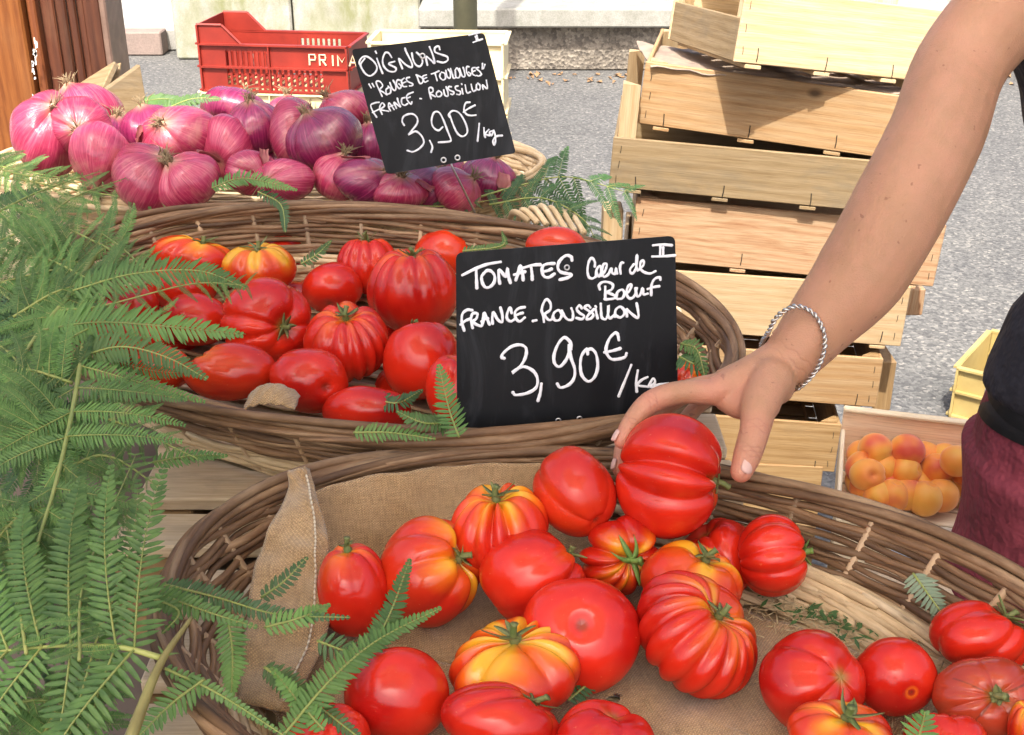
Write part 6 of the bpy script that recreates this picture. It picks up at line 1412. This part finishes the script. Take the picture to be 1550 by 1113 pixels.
def nail(c, axis, nrm, L, Wn, lift):
    axis = Vector(axis).normalized(); nrm = Vector(nrm); nrm = (nrm-axis*nrm.dot(axis)).normalized(); s_ = axis.cross(nrm); V = []; n = 9
    for lay in (0, -.0007):
        for i in range(n):
            for j in range(n):
                u_, v_ = i/(n-1)*2-1, j/(n-1)*2-1; ww = Wn*math.sqrt(max(0, 1-abs(u_)**3.2*.8)); V.append(tuple(Vector(c)+axis*u_*L+s_*v_*ww+nrm*(lift-.0022*v_*v_+lay-.0006*u_*u_)))
    F = [(i*n+j, (i+1)*n+j, (i+1)*n+j+1, i*n+j+1) for i in range(n-1) for j in range(n-1)]; m = n*n
    F = F+[tuple(k+m for k in f[::-1]) for f in F]
    E = [0*n+j for j in range(n)]+[i*n+n-1 for i in range(1, n)]+[(n-1)*n+j for j in range(n-2, -1, -1)]+[i*n for i in range(n-2, 0, -1)]
    F += [(E[k], E[(k+1) % len(E)], E[(k+1) % len(E)]+m, E[k]+m) for k in range(len(E))]
    return wobj('fingernail', V, F, M_NAIL, person)
nail(P(1124, 706, 1.038), F_T[4]-F_T[3], CT*.95+CR*.45, .0068, .0062, .0098)
nail(P(939, 664, 1.068), F_I[4]-F_I[3], -CR*1.0+CT*.25+CU*.15, .0055, .0048, .0074)
nail(P(936, 706, 1.098), F_M[4]-F_M[3], -CR*1.0+CT*.35, .0055, .0046, .0070)
# clothes
def folds(amp, fx, fz, seed=0):
    def f(c, n):
        w = amp*(np.sin(c[:, 2]*fz+np.sin(c[:, 0]*fx+seed)*2.2)+.5*np.sin(c[:, 0]*fx*1.7+c[:, 2]*fz*.6+c[:, 1]*20))
        return c+n*w[:, None]
    return f
top = [ell(.945, .176, .132, TX+.0), ell(1.02, .168, .128), ell(1.08, .132, .105), ell(1.16, .136, .103), ell(1.25, .190, .118), ell(1.32, .226, .120), ell(1.385, .18, .10), ell(1.43, .10, .07)]
tp_ = [lofted(top)]; tp_ += chain([(TX-.10, TYY-.01, 1.425), (TX-.05, TYY, 1.455)], [.025, .022]); tp_ += chain([(TX+.10, TYY-.01, 1.425), (TX+.05, TYY, 1.455)], [.025, .022])
organic('black_top', tp_, M_TOP, person, .006, 4, .5, folds(.0045, 16, 46))
tr_ = [lofted([ell(.80, .172, .135), ell(.88, .172, .132), ell(.95, .166, .124), ell(.99, .160, .120)])]
for sx in (-.09, .09): tr_.append(lofted([(TX+sx*1.15, TYY+.01, .12, .075, .08), (TX+sx*1.05, TYY, .45, .082, .088), (TX+sx, TYY, .72, .095, .105), (TX+sx*.95, TYY, .86, .098, .125)]))
organic('trousers', tr_, M_TROU, person, .006, 5, .5, folds(.006, 24, 28, 1))
# strap round the waist and a pocket flap
def band(z0, z1, off, name, mat, slope=0.0):
    V = []; k = 64
    for lay, o_ in ((0, off), (1, off-.003)):
        for z in (z0, z1):
            for j in range(k): a = 2*math.pi*j/k; zz = z+slope*math.sin(a)+slope*.8*math.cos(a); q = np.interp(zz, [.80, .88, .95, .975, 1.02], [.172, .172, .152, .148, .145]); qy = q*.78; V.append((TX+(q+o_)*math.cos(a), TYY+(qy+o_)*math.sin(a), zz))
    F = []
    for j in range(k):
        j2 = (j+1) % k; F += [(j, j2, k+j2, k+j), (2*k+j, 3*k+j, 3*k+j2, 2*k+j2), (k+j, k+j2, 3*k+j2, 3*k+j), (j, 2*k+j, 2*k+j2, j2)]
    return wobj(name, V, F, mat, person)
band(.895, .925, .009, 'belt', M_BELT, -.012); band(.935, .97, .012, 'apron_string', M_BELT, .01)
fl_v = []
for i in range(10):
    for j in range(8):
        a = math.radians(205+i*5); z = .83-.012*j-(.018*math.sin(i/9*math.pi) if j > 4 else 0); fl_v.append((TX+.181*math.cos(a), TYY+.143*math.sin(a), z))
n_ = len(fl_v); fv = np.array(fl_v); fv2 = fv+(fv-np.array((TX, TYY, 0)))*np.array((.02, .02, 0)); F = [(i*8+j, i*8+j+1, (i+1)*8+j+1, (i+1)*8+j) for i in range(9) for j in range(7)]
wobj('pocket_flap', np.vstack([fv, fv2]), F+[tuple(k+n_ for k in f[::-1]) for f in F], M_TROU, person)
V, F = blob((TX+.0, TYY+.01, 1.66), 1, (.084, .10, .105)); V = V[:]; wobj('hair', V, F, M_HAIR, person)
for sx in (-.1, .1): V, F = blob((TX+sx*1.05, TYY-.06, .045), 1, (.045, .14, .045)); V[:, 2] = np.maximum(V[:, 2], .004); wobj('shoe', V, F, M_BELT, person)
# twisted silver bracelet
bc = P(1215, 528, 1.10); axb = (P(1244, 486, 1.10)-P(1180, 565, 1.10)).normalized(); axb = (axb*.92+CT*.35+CR*.2).normalized()
pts = [P(*q) for q in ((1163, 503, 1.092), (1178, 478, 1.080), (1205, 464, 1.072), (1232, 476, 1.068), (1247, 505, 1.066), (1246, 535, 1.068), (1232, 565, 1.075), (1207, 588, 1.090), (1180, 590, 1.125), (1158, 560, 1.140), (1152, 525, 1.125))]
ring = catmull([tuple(p) for p in pts+pts[:3]], 24); ring = ring[24:24*(len(pts)+1)+1]; T, Nn, Bn = frames(ring); parts = []
s_ = np.concatenate([[0], np.cumsum(np.linalg.norm(np.diff(ring, axis=0), axis=1))])
for k in range(2):
    ph = s_/.0048*math.pi+k*math.pi; Pt = ring+(Nn*np.cos(ph)[:, None]+Bn*np.sin(ph)[:, None])*.0013; parts.append(tube(Pt, .0011+.0003*np.sin(s_*900), 6))
V, F = join(parts); tag(wobj('bracelet', V, F, M_SILVER), 'twisted silver chain bracelet loose round the wrist', 'bracelet')

# ------------------------------------------------------------------ the stall's awning overhead (out of view; it shades the produce, outline cut to place sun and shade)
t = empty('stall_awning', (-.2, .2, 0), 'off-white cloth awning over the stall, unseen above the camera, outline cut to shape its shade', 'awning')
xs = np.linspace(-.98, .98, 24); ys = np.linspace(-.66, 1.12, 16); V = []
for y in ys:
    for x in xs:
        ym = float(np.interp(x, [-.98, -.62, -.50, -.12, .02, .98], [.84, .90, 1.12, 1.12, .62, .60])); yy = -.66+(y+.66)/1.78*(ym+.66)
        V.append((x, yy, 2.38+.035*math.sin(x*5)*math.sin((y+1.6)*2)+.10*(1.12-y)/2.6))
nx = 24; F = [(j*nx+i, j*nx+i+1, (j+1)*nx+i+1, (j+1)*nx+i) for j in range(15) for i in range(23)]
V = np.array(V); V2 = V+np.array((0, 0, .002)); n_ = len(V)
wobj('canopy', np.vstack([V, V2]), [f[::-1] for f in F]+[tuple(k+n_ for k in f) for f in F], M_GUM, t)
for x, y in ((-1.3, -.62), (1.3, -.62), (1.3, .5), (-1.3, .5)):
    V, F = tube([(x, y, .003), (x, y, 2.36)], .018, 12); wobj('pole', V, F, M_POSTL, t)
for y in (-.62, .5): V, F = tube([(-1.3, y, 2.35), (1.3, y, 2.35)], .014, 10); wobj('crossbar', V, F, M_POSTL, t)
